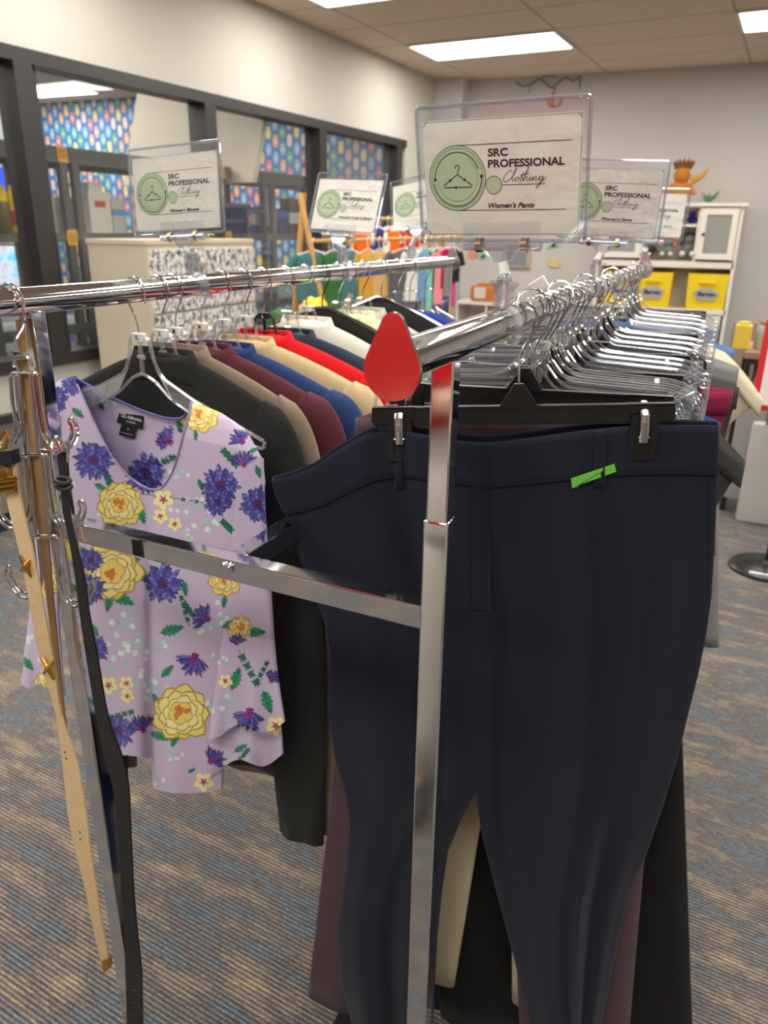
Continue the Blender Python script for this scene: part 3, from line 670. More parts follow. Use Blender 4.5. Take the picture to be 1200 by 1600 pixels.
def navy_row(vv, nx=72, front=True):
    k = min(int(vv), len(fr) - 2); t = vv - k
    L, R_, c = lerp2(fr[k][0], fr[k + 1][0], t), lerp2(fr[k][1], fr[k + 1][1], t), fr[k][2] * (1 - t) + fr[k + 1][2] * t
    out = []
    for i in range(nx):
        f = .5 - .5 * math.cos(pi * i / (nx - 1)); x = L[0] + (R_[0] - L[0]) * f; y = L[1] + (R_[1] - L[1]) * f + crv(426 + 696 * f) * c
        edge = (4 * f * (1 - f)) ** .5
        if front: pk = 1 - (1 - pinch(x)) * max(0, 1 - vv / 3.5); out.append(NP.at(x, y, (edge * .012 + fold(f, vv / 10) * edge) * pk))
        else:
            P = NP.at(x, y + (0 if vv > .5 else 0), 0); out.append(P - NP.n * edge * .018 + np.array([0, 0, .003 if vv < 1 else 0]))
    return out
nroot = empty('trousers', (-.2, .84, .2), 'navy trousers with a green size sticker, hanging nearest the viewer', 'trousers')
LL = [(542.4, 1256.4), (547, 1290), (540, 1367), (527, 1454), (533, 1537), (550, 1600), (553, 1700)]; LR = [(744, 1238.4), (722, 1278), (700, 1330), (690, 1400), (684, 1460), (676, 1600), (664, 1700)]
RL = [(744, 1238.4), (752, 1300), (768, 1365), (786, 1432), (806, 1510), (827, 1600), (845, 1700)]; RR = [(1051.2, 1210), (1036, 1260), (1010, 1335), (979, 1408), (958, 1508), (940, 1600), (925, 1700)]
TOR = lambda x: min(1, max(0, (x - 542.4) / (1051.2 - 542.4)))
FC = TOR(744)
def halfrow(vv, side, nx=44):
    k = min(int(vv), len(fr) - 2); t = vv - k
    L, R_, c = lerp2(fr[k][0], fr[k + 1][0], t), lerp2(fr[k][1], fr[k + 1][1], t), fr[k][2] * (1 - t) + fr[k + 1][2] * t
    A, B = [], []
    for i in range(nx):
        g = .5 - .5 * math.cos(pi * i / (nx - 1)); f = g * FC if side == 0 else FC + g * (1 - FC)
        x = L[0] + (R_[0] - L[0]) * f; y = L[1] + (R_[1] - L[1]) * f + crv(426 + 696 * f) * c
        e = (4 * f * (1 - f)) ** .5; pk = 1 - (1 - pinch(x)) * max(0, 1 - vv / 3.5)
        A.append(NP.at(x, y, (e * .012 + fold(f, vv / 10) * e) * pk)); B.append(NP.at(x, y, 0) - NP.n * e * .018 + np.array([0, 0, .003 if vv < 1 else 0]))
    return A + B[::-1]
def legrow(t, side, nx=44):
    Lp, Rp, folds = ((LL, LR, lambda f, t: .018 * ridge(f, .18, .14) - .012 * ridge(f, .5, .1) + .012 * ridge(f, .75, .12)), (RL, RR, lambda f, t: .012 * ridge(f, .3, .16) + .012 * ridge(f, .60 + .05 * t, .05) - .008 * ridge(f, .70 + .05 * t, .05) + .008 * ridge(f, .88, .06)))[side]
    q = t * (len(Lp) - 1); i0 = min(int(q), len(Lp) - 2); L = np.array(Lp[i0]) + (np.array(Lp[i0 + 1]) - Lp[i0]) * (q - i0); R_ = np.array(Rp[i0]) + (np.array(Rp[i0 + 1]) - Rp[i0]) * (q - i0)
    b = max(0, 1 - t * 2.2); b = b * b * (3 - 2 * b); A, B = [], []
    for i in range(nx):
        f = .5 - .5 * math.cos(pi * i / (nx - 1)); e = (4 * f * (1 - f)) ** .5; x, y = L + (R_ - L) * f
        ft = FC * f if side == 0 else FC + (1 - FC) * f; et = (4 * ft * (1 - ft)) ** .5
        A.append(NP.at(x, y, (1 - b) * e * (.012 + folds(f, t)) + b * (et * .012 + fold(ft, .93) * et))); B.append(NP.at(x, y, 0) - NP.n * ((1 - b) * e + b * et) * .018)
    return A + B[::-1]
m = MB()
for side in (0, 1): m.loft([halfrow(vv, side) for vv in np.linspace(0, 9.3, 48)] + [legrow(t, side) for t in np.linspace(0, 1, 40)[1:]])
m.build('trouser_cloth', navy, nroot, sharp=1.2)
# waistband as its own strip, standing a little proud
rows = []
for vv in np.linspace(-.06, 2.0, 7):
    a = [p + NP.n * .0022 for p in navy_row(max(0, vv))]; b_ = [p - NP.n * .002 for p in navy_row(max(0, vv), front=False)]
    if vv < 0: a = [p + np.array([0, 0, .002]) for p in a]; b_ = [p + np.array([0, 0, .002]) for p in b_]
    rows.append(a + b_[::-1][1:-1])
MB().loft(rows).build('waistband', navy, nroot, solid=.0012)
def nf(x, vv):
    k = min(int(vv), len(fr) - 2); t = vv - k; L, R_ = lerp2(fr[k][0], fr[k + 1][0], t), lerp2(fr[k][1], fr[k + 1][1], t)
    return (x - L[0]) / (R_[0] - L[0])
def nsurf(x, vv, d=0.0):
    k = min(int(vv), len(fr) - 2); t = vv - k; L, R_, c = lerp2(fr[k][0], fr[k + 1][0], t), lerp2(fr[k][1], fr[k + 1][1], t), fr[k][2] * (1 - t) + fr[k + 1][2] * t
    f = (x - L[0]) / (R_[0] - L[0]); y = L[1] + (R_[1] - L[1]) * f + crv(426 + 696 * f) * c; e = (4 * f * (1 - f)) ** .5
    pk = 1 - (1 - pinch(x)) * max(0, 1 - vv / 3.5); return NP.at(x, y, (e * .012 + fold(f, vv / 10) * e) * pk + .0022 * (vv <= 2) + d)
def patch(mb, x0, x1, v0, v1, d, nx=6, ny=10):
    g = [[nsurf(x0 + (x1 - x0) * i / nx, v0 + (v1 - v0) * j / ny, d) for i in range(nx + 1)] for j in range(ny + 1)]
    mb.loft(g, closed=False)
m = MB(); patch(m, 738, 765, 0.02, 5.1, .0010, 4, 30); m.build('fly', navy, nroot, solid=.001)
for x0, x1 in ((617, 629), (929, 945)):
    m = MB(); patch(m, x0, x1, 0.05, 2.25, .0035, 3, 8); m.build('belt_loop', navy, nroot, solid=.0015)
# stitched seams
seam = plain('dark seam thread', (22, 24, 34), .9)
for x0, x1, v0, v1 in ((460, 470, 2.1, 5.2),):
    m = MB(); m.tube([nsurf(x0 + (x1 - x0) * t, v0 + (v1 - v0) * t, .0006) for t in np.linspace(0, 1, 16)], .0006, 5); m.build('pocket_seam', seam, nroot)
m = MB(); m.tube([nsurf(1108 - 0 * t, 2.1 + 2.8 * t, .0006) for t in np.linspace(0, 1, 12)], .0006, 5); m.build('pocket_seam', seam, nroot)
# green sticker with its size
gp = [(892, 748), (960, 725), (963, 737), (905, 758), (903, 761), (894, 763)]
gd = .034
def ns2(x, y, d):  # a point of the photo on the cloth in front
    vv = np.interp(y - crv(x) * .75, [709, 740, 782, 833, 882], [1.2, 1.6, 2.2, 3, 4]); f = nf(x, vv); e = (4 * f * (1 - f)) ** .5
    return NP.at(x, y, e * .012 + fold(f, vv / 10) * e + .0035 + d)
m = MB(); m.prism([ns2(x, y, .0) for x, y in gp], NP.n * -.0012)
st = top('size_sticker', m, plain('lime green sticker', (108, 190, 70), .45), 'small lime green size sticker on the waist of the front navy trousers', 'sticker', smooth=False)
v, f = text2d('G', .0040, .0052, .02)
q0 = ns2(914, 752, .0006); un = (ns2(960, 731, 0) - ns2(900, 752, 0)); un /= np.linalg.norm(un); vn = np.cross(un, -NP.n); vn /= np.linalg.norm(vn); vn = vn if vn[2] > 0 else -vn
MB().add([q0 + un * a + vn * b2 for a, b2, _ in v], f).build('letters', ink, st, smooth=False)

# ---- everything else on the right-hand rail
plum = cloth('plum satin', (84, 62, 70), rough=.55, scale=500, var=.08, sheen=.1)
CL = {
 'plum': plum, 'black': cloth('black crepe', (30, 29, 29), rough=.9, var=.1), 'cream': cloth('cream cotton', (214, 198, 168), var=.06),
 'blue': cloth('deep blue cloth', (34, 52, 104), var=.08), 'grey': cloth('heather grey jersey', (146, 144, 142), var=.2, scale=400),
 'charcoal denim': cloth('washed black denim', (70, 68, 66), var=.15, scale=600), 'magenta': cloth('magenta stretch cloth', (134, 32, 66), var=.08),
 'ivory': cloth('ivory elastic cotton', (226, 214, 184), var=.05), 'sky': cloth('sky blue cotton', (98, 134, 184), var=.06),
 'cyan': cloth('bright blue cotton', (30, 112, 176), var=.06), 'denim': cloth('blue denim', (52, 74, 126), var=.15, scale=600), 'khaki': cloth('khaki cotton', (176, 152, 116), var=.08),
 'darknavy': cloth('dark navy wool', (34, 38, 50), var=.1)}
# Y, turn, colour, hanger, waist half-width, shift, length, ...
R = [
 (.888, .20, 'plum', 'b', .20, -.005, 1.06, 'plum satin trousers directly behind the navy pair, wide hems showing below', dict(hem=.17, spread=.100, lean=-.018, t=.012, ztop=-.120)),
 (.930, .16, 'cream', 'c', .185, .0, 1.00, 'cream cotton trousers seen through the gap between the navy legs', dict(hem=.17, spread=.050)),
 (.968, .13, 'black', 'c', .21, .0, 1.14, 'black trousers whose leg hangs at the far right of the front group', dict(hem=.15, spread=.07, lean=.14)),
 (1.006, .10, 'blue', 'c', .20, .0, 1.16, 'deep blue trousers hanging low between the cream and black pairs', dict(hem=.14, spread=.01)),
 (1.056, .10, 'charcoal denim', 'b', .236, .024, 1.0, 'washed black jeans with a pale-stitched waist sticking out beyond the black clip hanger', dict(hem=.15, t=.016, droop=.06, ztop=-.136, taper=.13)),
 (1.104, .06, 'denim', 'c', .21, .012, .95, 'dark blue jeans with one corner of the waist showing beside the black jeans', dict(hem=.14)),
 (1.152, .05, 'black', 'c', .19, .0, .98, 'plain black trousers on a clear hanger in the middle of the right-hand rail', dict(hem=.13)),
 (1.20, .05, 'black', 'c', .19, .0, .98, 'slim black trousers on a clear hanger, just before the dark navy wool pair', dict(hem=.11)),
 (1.25, .05, 'darknavy', 'b', .19, .0, .98, 'dark navy wool trousers on a black hanger behind the middle clear hangers', dict(hem=.13)),
 (1.33, .02, 'magenta', 'c', .226, .010, .9, 'magenta stretch trousers with their folded waist end in view', dict(hem=.13, t=.020, droop=.0, ztop=-.150)),
 (1.40, .02, 'charcoal denim', 'c', .225, .022, .9, 'dark grey denim trousers behind the magenta pair', dict(hem=.14, t=.015)),
 (1.47, .02, 'cyan', 'c', .21, .0, .7, 'bright blue trousers, a bit of waist showing above the magenta pair', dict(hem=.13)),
 (1.54, .02, 'black', 'b', .19, .0, .9, 'black trousers on a black hanger two thirds along the right-hand rail', dict(hem=.13)),
 (1.63, .0, 'grey', 'c', .228, .020, .62, 'heather grey jersey leggings with a pale leg reaching out at the right', dict(hem=.18, spread=.02, lean=.085, t=.014)),
 (1.72, .0, 'ivory', 'c', .262, .042, .40, 'ivory drawstring shorts with a gathered elastic waist sticking out to the right', dict(hem=.14, t=.026, droop=.09, taper=.30)),
 (1.81, .0, 'khaki', 'c', .21, .0, .9, 'khaki trousers near the far end of the right-hand rail', dict(hem=.13)),
 (1.88, .02, 'sky', 'c', .225, .015, .6, 'sky blue cotton shorts near the far end of the right-hand rail', dict(hem=.15, t=.018)),
 (1.96, .02, 'ivory', 'c', .20, .0, .8, 'ivory skirt near the far end of the right-hand rail', dict(legs=False, hem=.24)),
 (2.04, .02, 'sky', 'b', .20, .0, .6, 'light blue skirt on the last hanger of the right-hand rail', dict(legs=False, hem=.24)),
]
import re
def short(l):
    m_ = re.match(r'.*?(trousers|jeans|leggings|shorts|skirt|blouse|jacket|dress)', l); b_ = m_.group(0) if m_ else l
    return b_ + (' at the far right of the group' if l.startswith('black trousers whose') else '')
LBL_B = {.888: 'black clip hanger holding the plum satin trousers', 1.056: 'black clip hanger with a chrome clip holding the washed black jeans', 1.25: 'black clip hanger holding the dark navy trousers',
         1.54: 'black clip hanger two thirds along the right-hand rail', 2.04: 'black clip hanger, last on the right-hand rail'}
for k, (Y, rz, col, hg, w_, sh, ln, lab, kw) in enumerate(R):
    kw = dict(kw); nm = 'skirt' if kw.get('legs') is False else ('shorts' if 'shorts' in lab else 'trousers')
    if hg == 'b': black_clip_hanger(LBL_B[Y], XR, Y, ZR + .010, rz, side=1)
    else: clear_clip_hanger('clear clip hanger that holds the ' + short(lab), XR, Y, ZR, rz, hw=.2, tab='XX' if k == 2 else None)
    if k == 2:
        tb_ = MB().box((-.010, 0, .026), (.022, .012, .016), R=np.array(Matrix.Rotation(-.6, 3, 'Y')), bev=.0015); h_ = [o_ for o_ in bpy.data.objects if o_.name.startswith('clear_clip_hanger')][-1]
        tb_.build('size_tab', white_plastic, h_, local=True, smooth=False)
    kw.setdefault('ztop', -.118 if hg == 'b' else -.138)
    trousers(nm, lab, CL[col], XR, Y, ZR, rz, w=w_, shift=sh, length=ln, seed=k + 3, cat=nm, **kw)
# ================================================================ THE FLOWERED BLOUSE
BP = Plane(XL, .835, -.10)
def at_arr(pl, px, py, d):
    px, py, d = np.broadcast_arrays(np.asarray(px, float), np.asarray(py, float), np.asarray(d, float))
    C = np.stack([px - 600.0, 800.0 - py, np.full(px.shape, -F)], -1); Rr = C @ RW.T
    p = pl.p - CAM; t = (p.dot(pl.n) + d) / (Rr @ pl.n); return CAM + Rr * t[..., None]
SC = 2.0; OX, OY, CWD, CHT = 20, 560, 440, 720
can = np.zeros((int(CHT * SC), int(CWD * SC), 3)); can[:] = lin((203, 188, 216))
# soft tonal patches woven into the print
def c3(c): return np.array(lin(c))
def poly(pts, col):
    P = (np.asarray(pts, float) - (OX, OY)) * SC
    x0, y0 = np.floor(P.min(0)).astype(int) - 1; x1, y1 = np.ceil(P.max(0)).astype(int) + 2
    x0, y0 = max(0, x0), max(0, y0); x1, y1 = min(can.shape[1], x1), min(can.shape[0], y1)
    if x1 <= x0 or y1 <= y0: return
    X, Y = np.meshgrid(np.arange(x0, x1) + .5, np.arange(y0, y1) + .5); ins = np.zeros(X.shape, bool); j = len(P) - 1
    for i in range(len(P)):
        xi, yi = P[i]; xj, yj = P[j]
        if yi != yj: ins ^= ((yi > Y) != (yj > Y)) & (X < (xj - xi) * (Y - yi) / (yj - yi) + xi)
        j = i
    can[y0:y1, x0:x1][ins] = c3(col)
def line(pts, w, col):
    v, f = strip2d(pts, w)
    for q in f: poly(v[list(q), :2], col)
def K(u, v): return np.array([30 + u / 2.2213, 560 + v / 2.2213])      # from the close-up crop to the photo frame
def petal(c, a, l, w, col, edge=None, tip=.55):
    c = np.asarray(c, float); d = np.array([math.cos(a), math.sin(a)]); n = np.array([-d[1], d[0]])
    t = np.linspace(0, 1, 9); prof = np.sin(pi * t ** tip) ** .8 * w / 2
    L = [c + d * l * q + n * p for q, p in zip(t, prof)] + [c + d * l * q - n * p for q, p in zip(t[::-1], prof[::-1])]
    if edge is not None:
        prof2 = prof + .7; L2 = [c + d * (l * 1.06 * q) + n * p for q, p in zip(t, prof2)] + [c + d * (l * 1.06 * q) - n * p for q, p in zip(t[::-1], prof2[::-1])]; poly(L2, edge)
    poly(L, col)
rp = np.random.RandomState(11)
def cornflower(u, v, r, sq=1.0):
    c = K(u, v); r /= 2.2213
    for ring, (n, l, w) in enumerate(((22, 1.0, .26), (18, .78, .26), (14, .55, .24))):
        for k in range(n):
            a = 2 * pi * k / n + rp.rand() * .2; col = [(98, 98, 190), (124, 122, 210), (80, 76, 164)][k % 3]
            petal(c, a, r * l * (.85 + .3 * rp.rand()), r * w, col, (40, 38, 92), tip=1.25)
    for k in range(10): petal(c, 2 * pi * k / 10, r * .33, r * .12, (92, 44, 110), (44, 26, 66))
def thistle(u, v, r, ang):
    c = K(u, v); r /= 2.2213; a0 = math.radians(ang)
    for k in range(15):
        a = a0 + (k - 7) * .17 + rp.randn() * .04; petal(c, a, r * (.75 + .35 * rp.rand()), r * .13, [(96, 90, 182), (70, 66, 148), (124, 116, 206)][k % 3], (36, 34, 84), tip=1.2)
    for k in range(5): petal(c, a0 + (k - 2) * .3, r * .4, r * .14, (150, 40, 130))
    petal(c - np.array([math.cos(a0), math.sin(a0)]) * r * .2, a0, r * .34, r * .34, (140, 44, 116), (60, 24, 60))
def peony(u, v, r):
    c = K(u, v); r /= 2.2213; ol = (176, 140, 60)
    for n, l, w, col in ((9, 1.0, .72, (240, 224, 128)), (8, .82, .62, (246, 232, 150)), (7, .62, .5, (250, 238, 168)), (5, .42, .4, (246, 222, 120))):
        off = rp.rand() * 6
        for k in range(n):
            a = off + 2 * pi * k / n; petal(c, a, r * l * (.9 + .2 * rp.rand()), r * w, col, ol, tip=1.5)
            if l > .6: petal(c, a, r * l * .62, r * .16, (236, 190, 84), None)
    for k in range(5): petal(c + rp.randn(2) * r * .08, rp.rand() * 6, r * .26, r * .16, (226, 132, 72), (190, 96, 50))
def leaf(u, v, r, ang, col=(36, 150, 106), serr=True):
    c = K(u, v); r /= 2.2213; a = math.radians(ang); d = np.array([math.cos(a), math.sin(a)]); n = np.array([-d[1], d[0]]); L = []
    t = np.linspace(0, 1, 13)
    for s in (1, -1):
        for q in (t if s > 0 else t[::-1]):
            w = math.sin(pi * q ** .8) * r * .42 * (1 + (.22 * math.cos(q * 38) if serr else 0)); L.append(c - d * r + d * 2 * r * q + n * s * w)
    poly(L, (18, 92, 70)); P0 = np.mean(L, 0); poly([P0 + (np.array(p) - P0) * .88 for p in L], col)
    line([c - d * r * 1.1, c + d * r * .8], 1.0, (14, 70, 60))
    for q in (-.4, 0, .4):
        for s in (1, -1): line([c + d * r * q, c + d * r * (q + .3) + n * s * r * .25], .6, (14, 84, 64))
def little(u, v, r, col=(232, 240, 238), ctr=(150, 200, 190), n=5):
    c = K(u, v); r /= 2.2213
    for k in range(n): petal(c, 2 * pi * k / n + rp.rand() * .5, r, r * .75, col, None, tip=1.3)
    petal(c, rp.rand() * 6, r * .3, r * .3, ctr)
def mint(u, v, r):
    for k in range(6): little(u + rp.randn() * r, v + rp.randn() * r * .7, r * .42, [(224, 238, 236), (168, 218, 208), (236, 240, 240)][k % 3], (110, 190, 170))
    for k in range(4):
        a = rp.rand(2) * 2 - 1; line([K(u, v), K(u + a[0] * r * 1.4, v + a[1] * r * 1.4)], .8, (140, 200, 190))
def yflower(u, v, r):
    c = K(u, v); q = r / 2.2213
    for k in range(5): petal(c, 2 * pi * k / 5 + .3, q, q * .7, (246, 236, 176), (214, 190, 120), tip=1.4)
    for k in range(5): petal(c, 2 * pi * k / 5 + .3, q * .5, q * .2, (170, 60, 110))
def sprig(u0, v0, u1, v1, sz=16):
    line([K(u0, v0), K(u1, v1)], 1.1, (30, 46, 50)); a = math.degrees(math.atan2(v1 - v0, u1 - u0))
    for k in range(4):
        t = (k + 1) / 4.5
        for s in (1, -1): leaf(u0 + (u1 - u0) * t, v0 + (v1 - v0) * t, sz, a + s * 45, (46, 132, 104), False)
for q in ((640, 500, 26), (560, 505, 22), (660, 565, 26), (585, 620, 22), (350, 930, 28), (385, 985, 26), (360, 1060, 28), (470, 1010, 22), (690, 910, 26), (480, 1150, 24), (640, 930, 20), (265, 155, 22), (480, 1470, 20), (690, 1200, 26),
          (700, 1045, 20), (430, 1120, 26), (300, 560, 16), (300, 330, 14), (330, 145, 20), (540, 400, 20), (30, 960, 22), (90, 1040, 20), (130, 700, 26), (300, 1000, 20), (540, 1380, 18), (770, 1280, 20), (160, 440, 20)): mint(*q)
for q in ((430, 470, 640, 500), (440, 780, 470, 720)): sprig(*q, 10)
sprig(330, 470, 300, 395, 18); sprig(560, 335, 440, 385, 18); sprig(700, 310, 760, 375, 18); sprig(565, 840, 610, 900, 14); sprig(760, 1010, 830, 1140, 18); sprig(300, 1250, 400, 1225, 14); sprig(870, 1040, 820, 1130, 12); sprig(590, 930, 560, 820, 12); sprig(700, 560, 740, 600, 16); sprig(800, 1350, 760, 1400, 12)
for q in ((205, 190, 28, 40), (560, 232, 32, 90), (280, 160, 26, 60), (285, 448, 26, 30), (425, 545, 34, 70), (215, 668, 34, 5), (360, 836, 46, 25), (310, 850, 34, 100), (435, 760, 38, 50), (575, 800, 28, 80), (532, 942, 44, -15),
          (262, 945, 28, 60), (515, 1085, 30, -45), (700, 812, 26, 10), (712, 845, 24, 100), (735, 922, 34, -20), (820, 950, 40, 0), (752, 1110, 44, -70), (862, 1195, 44, 70), (490, 1312, 36, 20), (540, 1320, 34, 110), (770, 1352, 26, -30),
          (830, 395, 24, 70), (815, 318, 20, -20), (612, 268, 20, 90), (30, 1060, 32, 50), (165, 695, 30, 20), (475, 1185, 24, 60), (600, 1430, 16, -30), (400, 700, 24, -10), (110, 1160, 22, 70), (630, 440, 22, 70)): leaf(*q)
for q in ((350, 505, 78), (322, 742, 104), (625, 190, 66), (560, 1232, 98), (715, 765, 58), (768, 935, 42), (100, 1120, 46), (85, 800, 34), (180, 1330, 40), (150, 760, 60)): peony(*q)
for q in ((258, 352, 64), (440, 400, 66), (122, 140, 46), (188, 85, 40), (215, 70, 30), (700, 440, 62), (690, 500, 44), (828, 508, 60), (498, 780, 66), (240, 800, 56), (265, 1010, 44), (345, 1292, 54), (250, 700, 40), (60, 560, 40)): cornflower(*q)
for q in ((525, 290, 52, -150), (655, 905, 52, -150), (610, 1035, 66, 110), (800, 1225, 66, 100), (665, 1400, 50, -40), (780, 370, 46, -100), (775, 290, 46, -120), (430, 1290, 52, -110), (875, 1120, 36, -60), (755, 990, 34, -90), (560, 60, 40, 90)): thistle(*q)
for q in ((500, 490, 38), (490, 548, 28), (540, 575, 26), (310, 1135, 34), (372, 1128, 28), (375, 1172, 26), (640, 1470, 36), (890, 1275, 36), (715, 1120, 26), (95, 1100, 26), (300, 620, 22)): yflower(*q)

def colmesh(name, P, mask, parent, mat, closed=False, pxy=None):
    """grid of points (rows, cols, 3) coloured from the print"""
    r_, c_ = P.shape[:2]; idx = np.arange(r_ * c_).reshape(r_, c_)
    if closed: a = idx[:-1, :]; b = np.roll(idx, -1, 1)[:-1]; c = np.roll(idx, -1, 1)[1:]; d = idx[1:, :]; mk = mask[:-1, :]
    else: a = idx[:-1, :-1]; b = idx[:-1, 1:]; c = idx[1:, 1:]; d = idx[1:, :-1]; mk = mask[:-1, :-1] & mask[1:, 1:] & mask[:-1, 1:] & mask[1:, :-1]
    Fq = np.stack([a, b, c, d], -1)[mk]; used = np.unique(Fq); rem = np.full(r_ * c_, -1); rem[used] = np.arange(len(used))
    V = P.reshape(-1, 3)[used] - np.array(parent.location); Fq = rem[Fq]
    me = bpy.data.meshes.new(name); me.vertices.add(len(V)); me.vertices.foreach_set('co', V.ravel())
    me.loops.add(Fq.size); me.loops.foreach_set('vertex_index', Fq.ravel().astype(np.int32))
    me.polygons.add(len(Fq)); me.polygons.foreach_set('loop_start', (np.arange(len(Fq)) * 4).astype(np.int32)); me.polygons.foreach_set('use_smooth', np.ones(len(Fq), bool))
    me.update(); me.validate()
    q = pxy.reshape(-1, 2)[used]; xi = np.clip(((q[:, 0] - OX) * SC).astype(int), 0, can.shape[1] - 1); yi = np.clip(((q[:, 1] - OY) * SC).astype(int), 0, can.shape[0] - 1)
    at_ = me.color_attributes.new('print', 'FLOAT_COLOR', 'POINT'); at_.data.foreach_set('color', np.hstack([can[yi, xi], np.ones((len(V), 1))]).ravel())
    me.materials.append(mat); o = bpy.data.objects.new(name, me); COL.objects.link(o); o.parent = parent; return o
blouse_mat, nt, b = new_mat('lavender crepe with a flower print')
va = N(nt, 'ShaderNodeVertexColor', layer_name='print'); nt.links.new(va.outputs[0], b.inputs['Base Color'])
b.inputs['Roughness'].default_value = .62; b.inputs['Sheen Weight'].default_value = .1; b.inputs['Specular IOR Level'].default_value = .3
tc = N(nt, 'ShaderNodeTexCoord'); n2 = N(nt, 'ShaderNodeTexNoise', i_Scale=9.0, i_Detail=3.0); nt.links.new(tc.outputs['Object'], n2.inputs[0])
b2 = N(nt, 'ShaderNodeBump', i_Strength=.3, i_Distance=.01); nt.links.new(n2.outputs[0], b2.inputs['Height']); nt.links.new(b2.outputs[0], b.inputs['Normal'])
blouse = empty('blouse', (XL, .835, .6), 'lavender V-neck blouse printed with purple and yellow flowers, bell sleeves, nearest on the left-hand rail', 'blouse')
SL = .216
left = np.array([(587, 115), (598, 95), (613, 77), (659, 72), (760, 82), (900, 108), (1046, 133), (1172, 150), (1240, 158)], float)
right = np.array([(587, 300), (595, 345), (605, 368), (621, 390), (653, 410), (690, 415), (722, 408), (745, 385), (846, 366), (947, 362), (1048, 356), (1129, 350), (1240, 347)], float)
def vneck(x, y, e=0):
    P = [(118, 580), (120, 600), (142.5, 650), (169.6, 704), (196.6, 740), (223.6, 760), (241.6, 765), (257, 757), (273, 727), (286.6, 677), (295.6, 645), (297, 620)]
    return y < np.interp(x, [p[0] for p in P], [p[1] for p in P], left=0, right=0)
def bneck(x, y):
    P = [(119, 580), (121, 592), (150, 608), (178.6, 623), (232.6, 645.5), (268.6, 654.5), (288, 650), (297, 625)]
    return y < np.interp(x, [p[0] for p in P], [p[1] for p in P], left=0, right=0)
hemx = lambda x: np.interp(x, [145, 160, 200, 236, 239, 270, 300, 330, 350], [1172, 1177, 1181, 1186, 1233, 1240, 1240, 1238, 1230])
def bfold(x, y, Y0):
    v = np.clip((Y0 - 700) / 450, 0, 1)
    return v * (.014 * np.exp(-((x - 205) / 22) ** 2) - .012 * np.exp(-((x - 235) / 8) ** 2) + .020 * np.exp(-((x - 262) / 22) ** 2) + .012 * np.exp(-((x - 325) / 18) ** 2) + .006 * np.sin(x / 11.0)) + .006 * np.exp(-((x - 150 - (Y0 - 650) * .1) / 20) ** 2)
Y0s = np.arange(587, 1222, 1.0); fs = .5 - .5 * np.cos(pi * np.linspace(0, 1, 330))
Lx = np.interp(Y0s, left[:, 0], left[:, 1]); Rx = np.interp(Y0s, right[:, 0], right[:, 1])
X = Lx[:, None] + (Rx - Lx)[:, None] * fs[None]; YY = Y0s[:, None] + SL * (X - 115)
e = np.sqrt(np.clip(4 * fs * (1 - fs), 0, 1))[None] * np.sqrt(np.clip((Y0s[:, None] - 586) / 60, 0, 1)) * np.where(Y0s[:, None] > 0, 1, 1)
Df = .022 * e + bfold(X, YY, Y0s[:, None]) * np.minimum(1, e * 1.5)
Pf = at_arr(BP, X, YY, Df); pxy = np.stack([X, YY], -1)
colmesh('front', Pf, ~vneck(X, YY) & (YY < hemx(X)), blouse, blouse_mat, pxy=pxy)
st_ = (slice(None, None, 2), slice(None, None, 2)); Xb, Yb, Y0b = X[st_], YY[st_], np.broadcast_to(Y0s[:, None], X.shape)[st_]
Pb = at_arr(BP, Xb, Yb, -.020 * e[st_]); colmesh('back', Pb, ~bneck(Xb, Yb) & (Yb < hemx(Xb) - 12), blouse, blouse_mat, pxy=pxy[st_])
def edge_tube(pts, r, d, name, mat):
    q = smooth_path([(*p, 0) for p in pts], 6)[:, :2]; return MB().tube([BP.at(x, y, d(x, y) if callable(d) else d) for x, y in q], r, 8).build(name, mat, blouse)
trim_m = cloth('flower-print neck binding', (196, 176, 206), dark=(84, 78, 150), scale=60, bump=.1, rough=.6)
edge_tube([(120, 600), (142.5, 650), (169.6, 704), (196.6, 740), (223.6, 760), (241.6, 765), (257, 758), (273, 727), (286.6, 677), (296, 644), (298, 628)], .0015, lambda x, y: .0225 * math.sqrt(min(1, max(.0, (y - SL * (x - 115) - 586) / 60))) * 1.0, 'neck_binding', trim_m)
edge_tube([(118, 588), (122, 593), (150, 608), (178.6, 623), (232.6, 645.5), (268.6, 654.5), (288, 650), (298, 629)], .0018, -.009, 'neck_binding', cloth('violet neck binding', (112, 104, 178), dark=(60, 58, 120), scale=90, bump=.1, rough=.6))
# sleeves, each a bell with two tiers
def sleeve(rows, d0, name, tk=.016, n=90, wav=0.0, parent=blouse):
    rows = np.array(rows, float); k = np.linspace(0, 1, int((rows[-1, 1] - rows[0, 1]) * .8) + 4); t0 = np.linspace(0, 1, len(rows))
    Rr = np.stack([np.interp(k, t0, rows[:, i]) for i in range(4)], 1); th = 2 * pi * np.arange(n * 2) / (n * 2); f = .5 - .5 * np.cos(th); s = np.sin(th)
    Xs = Rr[:, 0:1] + (Rr[:, 2:3] - Rr[:, 0:1]) * f; Ys = Rr[:, 1:2] + (Rr[:, 3:4] - Rr[:, 1:2]) * f
    fl = k[:, None] ** 1.5 * wav
    Ys = Ys + fl * 9 * np.sin(f * 9 + 1)[None]
    D = d0 + tk * np.sign(s) * np.abs(s) ** .8 + fl * .012 * np.sin(f * 11 + 2)[None] * np.abs(s)
    P = at_arr(BP, Xs, Ys, D); return colmesh(name, P, np.ones(P.shape[:2], bool), parent, blouse_mat, closed=True, pxy=np.stack([Xs, Ys], -1))
sleeve([(378, 706, 412, 716), (368, 775, 414.5, 785), (363, 830, 417, 830), (357, 880, 421.6, 875), (353, 935, 425, 930), (349, 990, 429, 1000)], .028, 'sleeve', .016)
